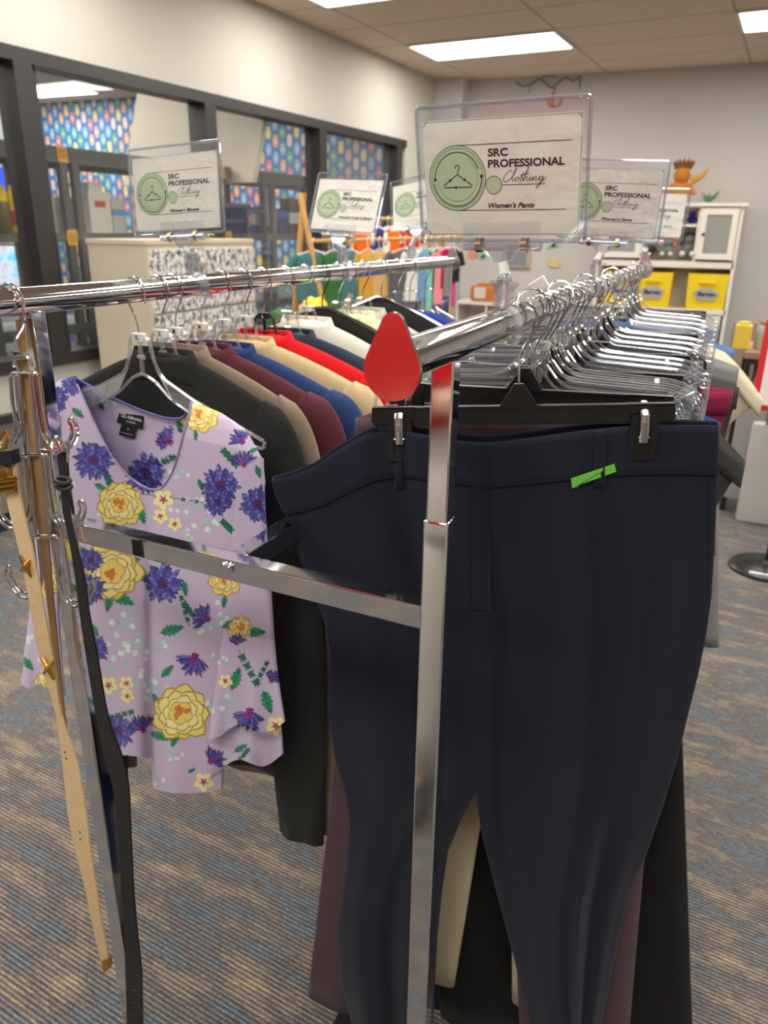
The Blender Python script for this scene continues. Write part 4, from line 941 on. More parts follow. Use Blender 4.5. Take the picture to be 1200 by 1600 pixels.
sleeve([(349, 988, 429, 998), (342, 1035, 433, 1040), (334, 1090, 439, 1088), (325, 1146, 446, 1132)], .030, 'sleeve_flounce', .017, wav=1.0)
sleeve([(345, 1060, 428, 1060), (334, 1110, 436, 1105), (322, 1160, 441, 1150), (317, 1207, 443, 1182)], .010, 'sleeve_flounce', .014, wav=1.0)
sleeve([(72, 640, 96, 650), (66, 700, 92, 712), (60, 780, 95, 790), (53, 860, 92, 872), (47, 950, 93, 965)], .004, 'sleeve', .014)
sleeve([(47, 948, 93, 962), (42, 990, 96, 1005), (36, 1030, 99, 1050), (40, 1068, 101, 1084)], .004, 'sleeve_flounce', .016, wav=.7)
sleeve([(44, 990, 92, 1000), (38, 1030, 98, 1050), (33, 1062, 103, 1092)], .000, 'sleeve_flounce', .014, wav=.9)
# sewn-in label
lq = [(189, 636), (226, 646), (222.5, 671), (182.5, 660)]; lm = plain('black woven label', (20, 20, 22), .7); wl_ = plain('white woven letters', (226, 224, 220), .7)
def onback(x, y, d=0): return BP.at(x, y, -.018 + d)
lab = MB().prism([onback(x, y, .001) for x, y in lq], BP.n * .0006).build('label', lm, blouse, smooth=False)
MB().prism([onback(x, y, .0022) for x, y in ((191, 659), (214, 666), (209, 686), (186, 679))], BP.n * .0006).build('label', lm, blouse, smooth=False)
def lettering(txt, p0, p1, hgt, d, parent, bold=.02):
    A, B = onback(*p0, d), onback(*p1, d); u = B - A; L = np.linalg.norm(u); u /= L; v_ = np.cross(BP.n, u) * -1; v_ = v_ if v_[2] > 0 else -v_
    vv, ff = text2d(txt, L, hgt, bold); V = np.array([A + u * a + v_ * b3 for a, b3, _ in vv]); MB().add(V, ff).build('letters', wl_, parent, smooth=False)
lettering('LIZ claiborne', (189.5, 651), (221, 659.5), .0058, .0022, lab); lettering('CAREER', (197, 659), (212, 663), .0026, .0022, lab, .01)
lettering('6', (199, 671), (201.5, 672), .003, .0034, lab); lettering('MADE IN VIETNAM', (189, 676), (207, 681), .0018, .0034, lab, .0)
# ================================================================ SHIRT HANGERS AND EVERYTHING ELSE ON THE LEFT-HAND RAIL
def shirt_hanger(label, X, Y, Z, rz=0.0, mat=None, tab=None, side=1, group='clear shirt hangers on the left-hand rail', name='clear_hanger', tabmat=None, hookmat=None):
    r = empty(name, (0, 0, 0), label, 'hanger', group)
    hook(r, drop=-.058, side=side, mat=hookmat); mt = mat or clear; m = MB()
    for s in (-1, 1):
        m.tube(rounded([(0, 0, -.060), (s * .017, 0, -.060), (s * .022, 0, -.088), (s * .034, 0, -.112), (s * .09, 0, -.138), (s * .15, 0, -.158), (s * .205, 0, -.178)], .012, 4), .0024, 8)
        m.tube(rounded([(0, 0, -.111), (s * .02, 0, -.117), (s * .05, 0, -.142), (s * .10, 0, -.164), (s * .16, 0, -.182), (s * .205, 0, -.190), (s * .207, 0, -.180)], .012, 4), .0024, 8)
        m.prism([(s * .026, -.0006, -.104), (s * .034, -.0006, -.113), (s * .09, -.0006, -.139), (s * .15, -.0006, -.159), (s * .15, -.0006, -.177), (s * .10, -.0006, -.161), (s * .05, -.0006, -.140)], (0, .0012, 0))
        m.tube([(s * .07, 0, -.132), (s * .085, 0, -.156)], .0016, 6)
    m.tube([(0, 0, -.060), (0, 0, -.112)], .0030, 8); m.tube([(-.006, 0, -.088), (.006, 0, -.088)], .0028, 8)
    m.build('body', mt, r, local=True)
    if tab:
        t = MB(); t.box((0, 0, -.061), (.020, .009, .011), bev=.001); tb = t.build('size_tab', tabmat or white_plastic, r, local=True, smooth=False)
        v, f = text2d(tab, .0075 if len(tab) > 1 else .004, .0062, .02); v = np.stack([v[:, 0] - v[:, 0].max() / 2, v[:, 2] - .0050, v[:, 1] - .0642], 1)
        MB().add(v, f).build('size_letters', ink if tabmat is None else white_plastic, tb, local=True, smooth=False)
    r.location = (X, Y, Z); r.rotation_euler = (0, 0, rz); return r
def jacket(name, label, mat, Y, rz, cat='jacket', w=.205, length=.62, sl=.60, t=.020, sleeves=True, collar=True, zt=-.095, drop=1.0, edge=None, dx=0.0, group=None, slw=.050, sbow=.02):
    r = empty(name, (0, 0, 0), label, cat, group); u = np.array([1.0, 0, 0]); n = np.array([0, -1.0, 0])
    prof = [(0, .020, .3), (-.008, .055, .5), (-.022, .095, .75), (-.040, .138, .9), (-.056, .172, 1), (-.070, .190, 1.1), (-.088, .200, 1.15), (-.12, .205, 1.2), (-.20, .202, 1.2), (-.35, .200, 1.25), (-.5, .205, 1.3), (-length, .212, 1.35)]
    zs = np.array([p[0] for p in prof]); ws = np.array([p[1] for p in prof]); ts = np.array([p[2] for p in prof])
    rows = []
    for z in list(np.linspace(0, -.12, 26)) + list(np.linspace(-.14, -length, 14)):
        a = np.interp(-z, -zs, ws) * w / .205; tt = np.interp(-z, -zs, ts) * t; g = max(0, min(1, (-z - .15) / .3))
        rows.append(superring(np.array([dx, 0, zt + z * (drop if z > -.12 else 1)]), u, n, a, tt, k=56, p=2.3, wav=lambda s, sn, g=g: g * (.004 * math.sin(s * 7 + .6) + .003 * math.sin(s * 15 + 2)) * abs(sn)))
    MB().loft(rows).build('body', mat, r, local=True, solid=.0015)
    if sleeves:
        for s in (-1, 1):
            lr = []
            for v in np.concatenate([np.linspace(0, .14, 12), np.linspace(.18, 1, 15)]):
                q = min(1, v / .14); q1 = math.sqrt(1 - (1 - q) ** 2)
                xo = w * .86 + (w * .14 + .024) * q1 + sbow * math.sin(min(1, v * 1.1) * pi * .7); xi = w * .86 - (.050 * q1) + (sbow + .012) * v
                lr.append(superring(np.array([dx + s * (xo + xi) / 2, -.006 * v, zt - .054 - sl * v]), u, n, max(.0015, (xo - xi) / 2), t * 1.2 * (.25 + .85 * q1), k=28, p=2.1, wav=lambda s_, sn, v=v: (.0022 * math.sin(v * 27 + s_ * 3) + .003 * v * math.sin(s_ * 5 + v * 4)) * abs(sn)))
            MB().loft(lr, cap0=True).build('sleeve', mat, r, local=True, solid=.0015)
    if collar:
        cr = []
        for v in np.linspace(0, 1, 5):
            cr.append(superring(np.array([dx, 0, zt + .006 - .030 * v]), u, n, .050 + .024 * v, t * (.85 + .25 * v), k=40, p=2.2, dz=lambda s, sn, v=v: -.022 * abs(s) ** 2 * v - .012 * max(0, sn)))
        MB().loft(cr).build('collar', edge or mat, r, local=True, solid=.003)
    r.location = (XL, Y, ZL); r.rotation_euler = (0, 0, rz); return r
J = {
 'charcoal': cloth('charcoal linen', (45, 45, 44), rough=.9, scale=420, var=.18, bump=.5), 'tweed': cloth('brown herringbone', (176, 154, 134), dark=(84, 70, 60), weave='twill', scale=1500, rough=.9),
 'burgundy': cloth('burgundy suiting', (84, 38, 46), scale=600, var=.06), 'blue': cloth('navy blue suiting', (40, 60, 104), scale=700, var=.1),
 'tan': cloth('tan linen', (204, 176, 134), scale=420, var=.08), 'red': cloth('bright red suiting', (208, 24, 30), scale=700, var=.05), 'midnight': cloth('midnight blue satin', (30, 41, 60), rough=.55, scale=900, var=.05),
 'white': cloth('off-white suiting', (236, 230, 214), scale=700, var=.04), 'cream': cloth('pale lemon cream knit', (236, 232, 196), var=.04), 'lime': cloth('lime green knit', (176, 206, 40), var=.08),
 'pink': cloth('blush pink rib knit', (222, 160, 150), dark=(196, 130, 122), weave='twill', scale=700), 'cobalt': cloth('cobalt blue cloth', (44, 60, 160), var=.06), 'blackw': cloth('black wool', (34, 34, 35), var=.1), 'slate': cloth('slate blue', (70, 84, 120)),
 'lace': cloth('white lace', (228, 224, 212), dark=(150, 146, 130), scale=120), }
shirt_hanger('clear plastic hanger tagged XL holding the flowered blouse', XL, .835, ZL, -.10, tab='XL', side=-1, group=None)
Lr = [
 (.882, .0, 'charcoal', 'jacket', 'charcoal linen jacket hanging right behind the flowered blouse', dict(w=.195, length=.68, sl=.74, zt=-.088, t=.009, sbow=.035), ('s', 'S')),
 (.914, .0, 'tweed', 'jacket', 'brown herringbone jacket showing only a narrow edge behind the charcoal one', dict(w=.200, length=.72, sl=.745, zt=-.086, t=.009, sbow=.037), ('s', '1')),
 (.975, .0, 'burgundy', 'jacket', 'burgundy suit jacket on the left-hand rail', dict(w=.215, length=.70, zt=-.092, t=.018), ('s', 'M')),
 (1.035, .0, 'blue', 'jacket', 'medium navy blue suit jacket next behind the burgundy one', dict(w=.225, length=.70, zt=-.098, t=.018), ('s', 'S')),
 (1.095, .0, 'tan', 'jacket', 'tan linen jacket between the blue and the red one', dict(w=.235, length=.70, zt=-.095, t=.018), ('s', 'M')),
 (1.155, .0, 'red', 'jacket', 'bright red suit jacket on the left-hand rail', dict(w=.235, length=.68, zt=-.092, t=.018), ('b', 'L')),
 (1.235, .0, 'midnight', 'jacket', 'midnight blue satin jacket behind the bright red one', dict(w=.235, length=.68, zt=-.098, t=.024), ('s', None)),
 (1.305, .0, 'white', 'blouse', 'off-white blouse with its shoulder above the midnight blue jacket', dict(w=.20, length=.6, zt=-.082, t=.015, sleeves=False), ('s', 'L')),
 (1.37, .04, 'blackw', 'jacket', 'black jacket between the off-white and the lime green blouse', dict(w=.20, length=.6, zt=-.115, t=.018), ('k', None)),
 (1.44, .0, 'lime', 'blouse', 'lime green blouse, a corner of its shoulder in view', dict(w=.215, length=.5, zt=-.098, t=.014), ('s', None)),
 (1.50, .0, 'cream', 'blouse', 'pale lemon cream blouse behind the lime green one', dict(w=.215, length=.6, zt=-.088, t=.016), ('s', None)),
 (1.56, .0, 'lace', 'blouse', 'white lace blouse on the left-hand rail', dict(w=.19, length=.6, zt=-.085, t=.015), ('s', None)),
 (1.66, .05, 'blackw', 'dress', 'black dress on a chrome-edged hanger on the left-hand rail', dict(w=.20, length=.9, zt=-.078, t=.02, collar=False), ('k', None)),
 (1.76, .0, 'midnight', 'blouse', 'dark blue blouse before the cobalt one near the far end of the left-hand rail', dict(w=.225, length=.6, zt=-.115, t=.018, collar=False), ('s', None)),
 (1.84, .0, 'cobalt', 'blouse', 'cobalt blue blouse near the far end of the left-hand rail', dict(w=.225, length=.7, zt=-.108, t=.018, collar=False), ('s', None)),
 (1.95, .0, 'slate', 'blouse', 'slate blue blouse, last on the left-hand rail', dict(w=.19, length=.6, zt=-.12, t=.018, collar=False), ('s', None)),
]
for k, (Y, rz, col, cat, lab, kw, hg) in enumerate(Lr):
    jacket(cat, lab, J[col], Y, rz, cat=cat, **kw)
    hl = ' hanger that holds the ' + short(lab) + (' with the wide hanger' if 'wide black' in lab else '')
    if hg[0] == 's': shirt_hanger('clear plastic' + hl, XL, Y, ZL, rz, tab=hg[1], side=1)
    elif hg[0] == 'b': shirt_hanger('black plastic' + hl, XL, Y, ZL, rz, mat=black_plastic, tab=hg[1], tabmat=black_plastic, name='black_hanger')
    else:
        r = empty('suit_hanger', (0, 0, 0), 'wide black' + hl, 'hanger'); hook(r, drop=-.07, mat=black_metal if k < 10 else wire_chrome)
        m = MB(); m.prism([(-.012, -.004, -.066), (.012, -.004, -.066), (.10, -.004, -.100), (.205, -.004, -.150), (.205, -.004, -.168), (-.205, -.004, -.168), (-.205, -.004, -.150), (-.10, -.004, -.100)], (0, .008, 0)); m.build('body', black_plastic, r, local=True, smooth=False)
        m = MB(); m.tube([(-.205, 0, -.15), (-.10, 0, -.100), (-.012, 0, -.066), (.012, 0, -.066), (.10, 0, -.100), (.205, 0, -.15)], .0035 if k > 10 else .005, 8); m.build('rim', black_plastic if k < 10 else wire_chrome, r, local=True)
        r.location = (XL, Y, ZL); r.rotation_euler = (0, 0, rz)
# ================================================================ THE BELT RACK AND THE BELTS, hanging at the near end of the left-hand rail
BR = Plane(XL, .632, 0.0)
br = empty('belt_hanger', (XL, .632, ZL), 'chrome wire belt hanger with three tiers of double hooks at the left rail end', 'belt hanger')
WR = .0021
def wire(pts, name='wire', d=0.0, r=WR, k=5, parent=None):
    q = smooth_path([(x, y, 0) for x, y in pts], k); return MB().tube([BR.at(x, y, d) for x, y, _ in q], r, 8).build(name, wire_chrome, parent or br)
def dhook(pts, off=4.2, name='double_hook', d=0.0):
    """two parallel wires joined at the tip"""
    P = smooth_path([(x, y, 0) for x, y in pts], 5)[:, :2]; T = np.gradient(P, axis=0); T /= np.linalg.norm(T, axis=1)[:, None]; Nn = np.stack([-T[:, 1], T[:, 0]], 1)
    tp = []
    for a in np.linspace(-90, 90, 7)[1:-1]: tp.append(P[-1] + off * (math.cos(math.radians(a)) * T[-1] + math.sin(math.radians(a)) * Nn[-1]))
    ds = [off * .25] * len(P)
    Q = [(*(p - n_ * off), d) for p, n_ in zip(P, Nn)] + [(*q, d) for q in tp] + [(*(p + n_ * off), d) for p, n_ in zip(P[::-1], Nn[::-1])]
    return MB().tube([BR.at(x, y, dd) for x, y, dd in Q], WR, 8).build(name, wire_chrome, br)
# hook over the rail
pr = proj((XL, .632, ZL))
hk = [(XL + .0195 * math.cos(a) , .632, ZL + .0195 * math.sin(a)) for a in np.radians([200, 165, 130, 95, 60, 25, 0])]
tail = [BR.at(*q) for q in ((38, 498), (33, 514), (25, 528), (27, 540), (31, 552))]
MB().tube(smooth_path(hk + tail, 4), WR, 8).build('hook', wire_chrome, br)
m = MB(); a = BR.at(33, 555); m.box(a, (.018, .008, .009), bev=.002); m.build('collar', wire_chrome, br)
for x0, x1, y0, xb0, xb1, yb in ((22, 49, 562, 33, 51, 584), (31, 45, 583, 41, 68, 711), (47, 54, 585, 61, 68, 711), (45, 60, 711, 56, 86, 838), (66, 72, 712, 78, 86, 838)):
    wire([(x0, y0), ((x0 + xb0) / 2, (y0 + yb) / 2), (xb0, yb)], 'upright')
wire([(21, 572), (24, 562), (34, 558), (46, 560), (51, 572)], 'tier_bar')
for y, x0, x1 in ((583, 19, 57), (711, 33, 73), (838, 51, 89)): wire([(x0, y + 4), (x0 + 3, y), (x1 - 3, y), (x1, y + 4)], 'tier_bar', k=4)
dhook([(20, 587), (24, 630), (29, 668), (22, 688), (8, 698), (-8, 694), (-16, 680), (-17, 662)])
dhook([(55, 587), (61, 630), (68, 668), (80, 692), (97, 702), (112, 690), (117, 674), (112, 658)])
dhook([(36, 715), (40, 760), (44, 795), (36, 816), (20, 822), (4, 812), (-4, 796), (-6, 780)])
dhook([(70, 715), (76, 760), (82, 795), (92, 814), (109, 822), (123, 812), (129, 798), (127, 787)])
dhook([(55, 842), (60, 885), (60, 912), (48, 930), (33, 928), (20, 914), (13, 898), (14, 889)])
dhook([(87, 842), (92, 885), (99, 918), (108, 938), (122, 944), (136, 936), (143, 922), (144, 912)])
def strap(name, rows, Y, mat, parent, th=.0028, dY=None, solid=True):
    rows = np.array(rows, float); n = 90; k = np.linspace(0, 1, n); yy = rows[0, 2] + (rows[-1, 2] - rows[0, 2]) * k
    xl = np.interp(yy, rows[:, 2], rows[:, 0]); xr = np.interp(yy, rows[:, 2], rows[:, 1])
    # soften the corners of the outline
    for _ in range(3): xl[1:-1] = (xl[:-2] + 2 * xl[1:-1] + xl[2:]) / 4; xr[1:-1] = (xr[:-2] + 2 * xr[1:-1] + xr[2:]) / 4
    pl = Plane(0, Y, 0.0); ring = []
    for a, b, y, q in zip(xl, xr, yy, k):
        d = (.004 * math.sin(q * 9) if dY is None else dY(q)); A, B = pl.at(a, y, d), pl.at(b, y, d + .002 * math.sin(q * 6)); o = np.array([0, th, 0])
        ring.append([A, B, B + o, A + o])
    return MB().loft(ring, cap0=True, cap1=True).build(name, mat, parent, sharp=.5)
tanl = cloth('tan leather', (218, 188, 144), rough=.5, scale=300, var=.08, bump=.3, sheen=0, spec=.4, big=30)
blackl = cloth('black leather', (34, 32, 31), rough=.45, scale=400, var=.08, bump=.3, sheen=0, spec=.45, big=20)
brownl = cloth('brown leather', (168, 132, 88), rough=.5, scale=300, var=.08, bump=.3, sheen=0, spec=.4, big=20)
tb = empty('belt', (-.62, .61, .35), 'tan leather belt with gold crossed studs on the left of the wire belt hanger', 'belt')
strap('strap', [(4, 24, 722), (8, 28, 770), (14, 36, 800), (22, 42, 830), (28, 49, 855), (38, 58, 900), (45, 66, 937), (53, 74, 985), (60, 82, 1025), (70, 88, 1062), (80, 90, 1091), (86, 93, 1110), (89, 97, 1126), (94, 110, 1165), (99, 124, 1208), (105, 134, 1270), (118, 141, 1332), (132, 150, 1385), (142, 157, 1435), (157, 170, 1500), (161, 169, 1516)], .615, tanl, tb)
def bst(x, y, d): return Plane(0, .615, 0).at(x, y, d)
for x, y in ((40, 884), (75, 1044)):
    m = MB()
    for (x0, y0, x1, y1) in ((x - 8, y - 16, x + 9, y + 17), (x + 8, y - 10, x - 6, y + 8)): m.tube([bst(x0, y0, .004), bst((x0 + x1) / 2, (y0 + y1) / 2, .0085), bst(x1, y1, .004)], [.0022, .0034, .0022], 8)
    m.build('gold_stud', gold, tb)
for x, y in ((102, 1175), (104, 1185), (125, 1300), (126, 1311)):
    m = MB().lathe(bst(x, y, .0045), [(.0014, 0), (.0018, .0006)], 10, (0, -1, 0)); m.build('eyelet', black_metal, tb)
m = MB(); m.prism([bst(158, 1502, .004), bst(171, 1498, .004), bst(170, 1514, .004), bst(162, 1521, .004)], (0, .007, 0)); m.build('gold_tip', gold, tb, smooth=False)
m = MB(); m.prism([bst(-4, 706, .006), bst(17, 704, .006), bst(19, 726, .006), bst(-2, 729, .006)], (0, .012, 0)); m.build('keeper', blackl, tb, smooth=False)
m = MB(); m.tube([bst(*q, .006) for q in ((8, 700), (14, 684), (10, 672), (2, 680), (-2, 694), (2, 702))], .0022, 8, closed=True); m.build('buckle_ring', gold, tb)
m = MB()
for y in (752, 760, 768): m.tube([bst(-4, y, .008), bst(24, y - 4, .008)], .0032, 8)
m.box(bst(8, 742, .006), (.016, .006, .022), bev=.002); m.build('buckle', gold, tb)
bb = empty('belt', (-.56, .61, .3), 'plain black leather belt hanging from the right side of the wire belt hanger', 'belt')
strap('strap', [(88, 102, 706), (92, 106, 735), (95, 106, 770), (97, 106, 800), (103, 112, 824), (109, 118, 850), (116, 130, 894), (124, 138, 959), (134, 151, 1025), (143, 160, 1080), (150, 168, 1125), (163, 192, 1187), (177, 201, 1229), (182, 203, 1290), (190, 208, 1394), (194, 215, 1470), (196, 221, 1517), (198, 222, 1600), (200, 224, 1700)], .600, blackl, bb)
def bs2(x, y, d): return Plane(0, .600, 0).at(x, y, d)
for y0, dx in ((751, 0), (760, 2)):
    m = MB(); P = [bs2(98 + dx + 11 * math.cos(t), y0 + 4.5 * math.sin(t), .006 + .004 * math.sin(t)) for t in np.linspace(0, 2 * pi, 20)[:-1]]; m.tube(P, .0028, 6, closed=True); m.build('keeper_loop', blackl, bb)
m = MB(); m.tube([bs2(88 + 9 * math.cos(t), 696 + 12 * math.sin(t), .004) for t in np.linspace(0, 2 * pi, 20)[:-1]], .0026, 8, closed=True); m.tube([bs2(88, 686, .006), bs2(97, 706, .006)], .0018, 8); m.tube([bs2(94, 690, .004), bs2(107, 690, .002), bs2(106, 722, .003)], .0016, 8); m.build('buckle', wire_chrome, bb)
for y in (1547, 1566, 1585): MB().lathe(bs2(209.5, y, .004), [(.0008, 0), (.0010, .0006)], 8, (0, -1, 0)).build('eyelet', plain('pale hole rim', (150, 146, 140), .5), bb)
cb = empty('belt', (-.66, .628, .3), 'narrow brown leather belt hanging behind the wires against the left post', 'belt')
strap('strap', [(24, 38, 500), (30, 42, 560), (36, 48, 610), (44, 58, 680), (52, 66, 760), (62, 76, 850), (74, 84, 950), (84, 93, 1040), (98, 104, 1150), (112, 120, 1250), (124, 130, 1330)], .6405, brownl, cb, th=.002)
# ================================================================ BEYOND THE RACK
def W(px, py, y): return ony(px, py, y)
def wbox(mb, x0, y0, x1, y1, Y, dep, mi=0, bev=0.0):
    """box whose front face spans the photo rectangle at distance Y, going dep further back"""
    a, b_ = W(x0, y0, Y), W(x1, y1, Y); return mb.box(((a[0] + b_[0]) / 2, Y + dep / 2, (a[2] + b_[2]) / 2), (abs(b_[0] - a[0]), dep, abs(a[2] - b_[2])), mi=mi, bev=bev)
cream_steel = plain('beige enamelled steel', (206, 194, 170), .5)
# ---- plain cabinet and cabinet with patterned drawers against the window
def toile():
    m, nt, b = new_mat('black and white leafy paper'); tc = N(nt, 'ShaderNodeTexCoord'); n = N(nt, 'ShaderNodeTexNoise', i_Scale=34.0, i_Detail=6.0, i_Roughness=.75); nt.links.new(tc.outputs['Object'], n.inputs[0])
    r = N(nt, 'ShaderNodeValToRGB'); e = r.color_ramp.elements; e[0].position = .43; e[0].color = (*lin((70, 70, 72)), 1); e[1].position = .53; e[1].color = (*lin((232, 230, 226)), 1); nt.links.new(n.outputs[0], r.inputs[0]); nt.links.new(r.outputs[0], b.inputs['Base Color']); b.inputs['Roughness'].default_value = .6; return m
tmat = toile(); CY = 3.27; zt_ = CAMH - .062
xb = W(228, 400, CY)[0]; xa = -3.12; ye = CY + 1.00; xm = (xa + xb) / 2; ym = (CY + ye) / 2
c = empty('filing_cabinet', (xm, ym, 0), 'beige filing cabinet with drawers papered in a black and white leaf print', 'cabinet')
m = MB(); m.box((xm, ym, zt_ / 2), (xb - xa, ye - CY, zt_), bev=.004); m.box((xm, ym, zt_ - .012), (xb - xa + .012, ye - CY + .012, .026), bev=.004); m.build('body', cream_steel, c, smooth=False)
for k in range(4):
    z1 = zt_ - .045 - k * .335; dr = MB().box((xb + .004, ym, z1 - .162), (.024, ye - CY - .04, .318), bev=.003).build('drawer', tmat, c, smooth=False)
    MB().box((xb + .022, ym - .10, z1 - .075), (.016, .16, .022), bev=.004).build('handle', cream_steel, dr)
    MB().box((xb + .018, ym - .10, z1 - .125), (.006, .09, .028), bev=.002).build('label_holder', plain('brass plate', (190, 176, 140), .3, .6), dr)
m = MB()
for k in range(7):
    a = k * .9; P = [W(322, 372, CY + .45) + np.array([0, 0, 0]), W(322, 372, CY + .45) + np.array([.035 * math.cos(a), .02 * math.sin(a), .025]), W(322, 372, CY + .45) + np.array([.06 * math.cos(a), .03 * math.sin(a), .012])]
    m.tube(P, [.002, .010, .001], 6, flat=.2)
m.cyl((*W(322, 372, CY + .45)[:2], zt_), (*W(322, 372, CY + .45)[:2], zt_ + .03), .018, .022, 14)
top('leafy_ornament', m, plain('yellow-green leaf', (196, 196, 96), .5), 'small yellow-green leafy ornament on the filing cabinet', 'plant')
# ---- dark shelving in the next room, seen through the glass
rackm = plain('dark grey rack steel', (84, 82, 80), .45); so = -.40
def ws(s, z, o=0.0): return wl(s, z, so + o)
sh = empty('pantry_shelving', wl(0, 0, so), 'long dark grey steel shelving standing just behind the interior window', 'shelving')
for nm, z0, z1 in (('beam', CAMH + .340, CAMH + .425), ('beam', CAMH - .090, CAMH - .040), ('beam', CAMH - .62, CAMH - .56)):
    for o in (0, -.45): 
        m = MB(); wl_slab(m, -3.6, 1.9, z0, z1, so + o - .03, so + o); m.build(nm, rackm, sh, smooth=False)
    m = MB(); wl_slab(m, -3.6, 1.9, z1 - .02, z1 - .004, so - .45, so - .03); m.build('shelf_board', plain('steel deck', (120, 118, 114), .5), sh, smooth=False)
for s in (-3.5, -2.08, -1.94, -1.36, -1.27, -.04, .60, .72, 1.86):
    for o in (0, -.45):
        m = MB(); wl_slab(m, s - .025, s + .025, 0, CAMH + .40, so + o - .034, so + o + .003); m.build('upright', rackm, sh, smooth=False)
ytag = plain('yellow barcode label', (236, 172, 30), .6)
for s, z in ((-1.36, CAMH + .385), (-1.36, CAMH - .065), (.075, CAMH + .385), (.115, CAMH - .065)):
    m = MB(); wl_slab(m, s - .035, s + .035, z - .042, z + .042, so + .004, so + .007); t_ = m.build('barcode_label', ytag, sh, smooth=False)
    m = MB()
    for k in range(7): wl_slab(m, s - .024 + k * .0078, s - .024 + k * .0078 + .003, z - .025, z + .03, so + .0075, so + .008)
    m.build('bars', plain('label print', (150, 96, 20), .7), t_, smooth=False)
def sat(px, py, o=0.0):  # a point of the shelf front seen at this photo pixel
    r = ray(px, py); a2 = WA + WN * (so + o); t = (a2.dot(WN)) / (r[:2].dot(WN)); return CAM + r * t
SZ = CAMH - .042
def bottle(px, r_, h, col, label, capcol=None, lab=None, o=-.12, sh_=1.0):
    p = sat(px, 360, o); t = empty('bottle', (p[0], p[1], SZ), label, 'bottle')
    MB().lathe((p[0], p[1], SZ), [(r_ * .96, 0), (r_, .01), (r_, h * .5), (r_ * .82, h * .62), (r_, h * .72), (r_ * .7, h * .84), (r_ * .35, h * .92)], 20).build('body', col, t)
    MB().lathe((p[0], p[1], SZ + h * .91), [(r_ * .42, 0), (r_ * .42, h * .07), (r_ * .15, h * .13)], 14).build('cap', capcol or col, t)
    if lab: MB().lathe((p[0], p[1], SZ + h * .15), [(r_ * 1.03, 0), (r_ * 1.03, h * .33)], 20).build('label', lab, t)
    return t
must = plain('mustard yellow', (244, 200, 20), .4); redl = plain('red label', (188, 60, 60), .5); maroon = plain('dark sauce', (104, 36, 40), .3)
bottle(27, .044, .245, must, 'yellow squeeze bottle with a red label beside the dark window post', None, redl)
bottle(11, .044, .245, must, 'yellow squeeze bottle behind the jar of relish at the left edge', None, None, o=-.16)
bottle(45, .035, .30, maroon, 'dark red sauce bottle just left of the dark window post', plain('pale cap', (206, 196, 190), .5), redl)
p = sat(5, 360, -.09); t = empty('jar', (p[0], p[1], SZ), 'jar of brown-green relish at the left edge of the photo', 'jar'); MB().lathe((p[0], p[1], SZ), [(.045, 0), (.05, .01), (.05, .15), (.042, .165)], 20).build('body', plain('relish', (96, 84, 38), .3), t); MB().lathe((p[0], p[1], SZ + .163), [(.044, 0), (.044, .02)], 20).build('lid', must, t)
pw = plain('off-white paper pack', (214, 206, 196), .7); pg = plain('pale grey pack', (190, 188, 186), .6); blu = plain('sky blue print', (92, 150, 200), .5); navyp = plain('dark blue pack', (40, 48, 96), .5); bluep = plain('mid blue pack', (58, 88, 168), .5)
def pack(px0, px1, h, col, label, cat='package', band=None, o=-.10, d=.10, roll=0.0, name='food_package', bz=(.55, .8)):
    A, B = sat(px0, 360, o), sat(px1, 360, o); ctr = (A + B) / 2; wd = np.linalg.norm((B - A)[:2]); rz = math.atan2(WD[1], WD[0]); t = empty(name, (ctr[0], ctr[1], SZ), label, cat)
    cs = np.array([ctr[0] - WN[0] * d / 2, ctr[1] - WN[1] * d / 2, 0])
    m = MB(); m.box(cs + (0, 0, SZ + h * (.5 - roll / 2)), (wd, d, h * (1 - roll)), rz=rz, bev=.006)
    if roll: m.box(cs + (0, 0, SZ + h * (1 - roll / 2) - .004), (wd * .7, d * .5, h * roll), rz=rz + .1, bev=.012)
    m.build('body', col, t, smooth=False)
    if band is not None:
        m = MB(); m.box(cs + (0, 0, SZ + h * (bz[0] + bz[1]) / 2), (wd * (.5 if roll else 1.01), d + .006, h * (bz[1] - bz[0])), rz=rz); m.build('print', band, t, smooth=False)
    return t
pack(85, 112, .20, pg, 'white tub on the pantry shelf right of the dark window post', o=-.10, band=pw, bz=(.75, .95))
pack(120, 136, .20, pw, 'narrow off-white packet between the two shelf uprights', roll=.1, band=redl, bz=(.6, .7))
pack(144, 177, .30, pw, 'tall white flour bag with a red mark and rolled top', roll=.18, band=redl, bz=(.52, .64))
pack(179, 199, .215, pg, 'grey and blue canned goods pack just left of the blouse sign', band=blu, bz=(.5, .68))
pack(355, 394, .225, navyp, 'dark blue box of cones right of the second window post', band=None)
pack(396, 418, .205, bluep, 'blue box with pale rows, next to the dark blue cone box', band=pg, bz=(.35, .75))
pack(420, 433, .20, pg, 'thin silver packet wrapped on the pantry shelf', band=bluep, bz=(.1, .3))
pack(436, 452, .20, navyp, 'second dark blue packet near the wooden rack leg', band=bluep, bz=(.6, .9))
pack(453, 476, .29, plain('brown carton', (96, 70, 66), .7), 'tall brown carton at the right end of the pantry shelf', band=pw, bz=(.3, .6))
p = sat(390, 345, -.085); m = MB()
m.prism([p + np.array([*(WD * .018), .01]), p + np.array([*(-WD * .018), .01]), p + np.array([0, 0, -.045])], [*(WN * .004), 0])
o_ = top('cone_picture', m, plain('cone tan', (206, 150, 84), .7), 'small printed picture of an ice cream cone on the dark blue box', 'picture', smooth=False)
MB().ball((0, 0, .062), .020, 12, (1, .35, .8)).build('scoop', plain('strawberry pink', (224, 130, 130), .7), o_, local=True)
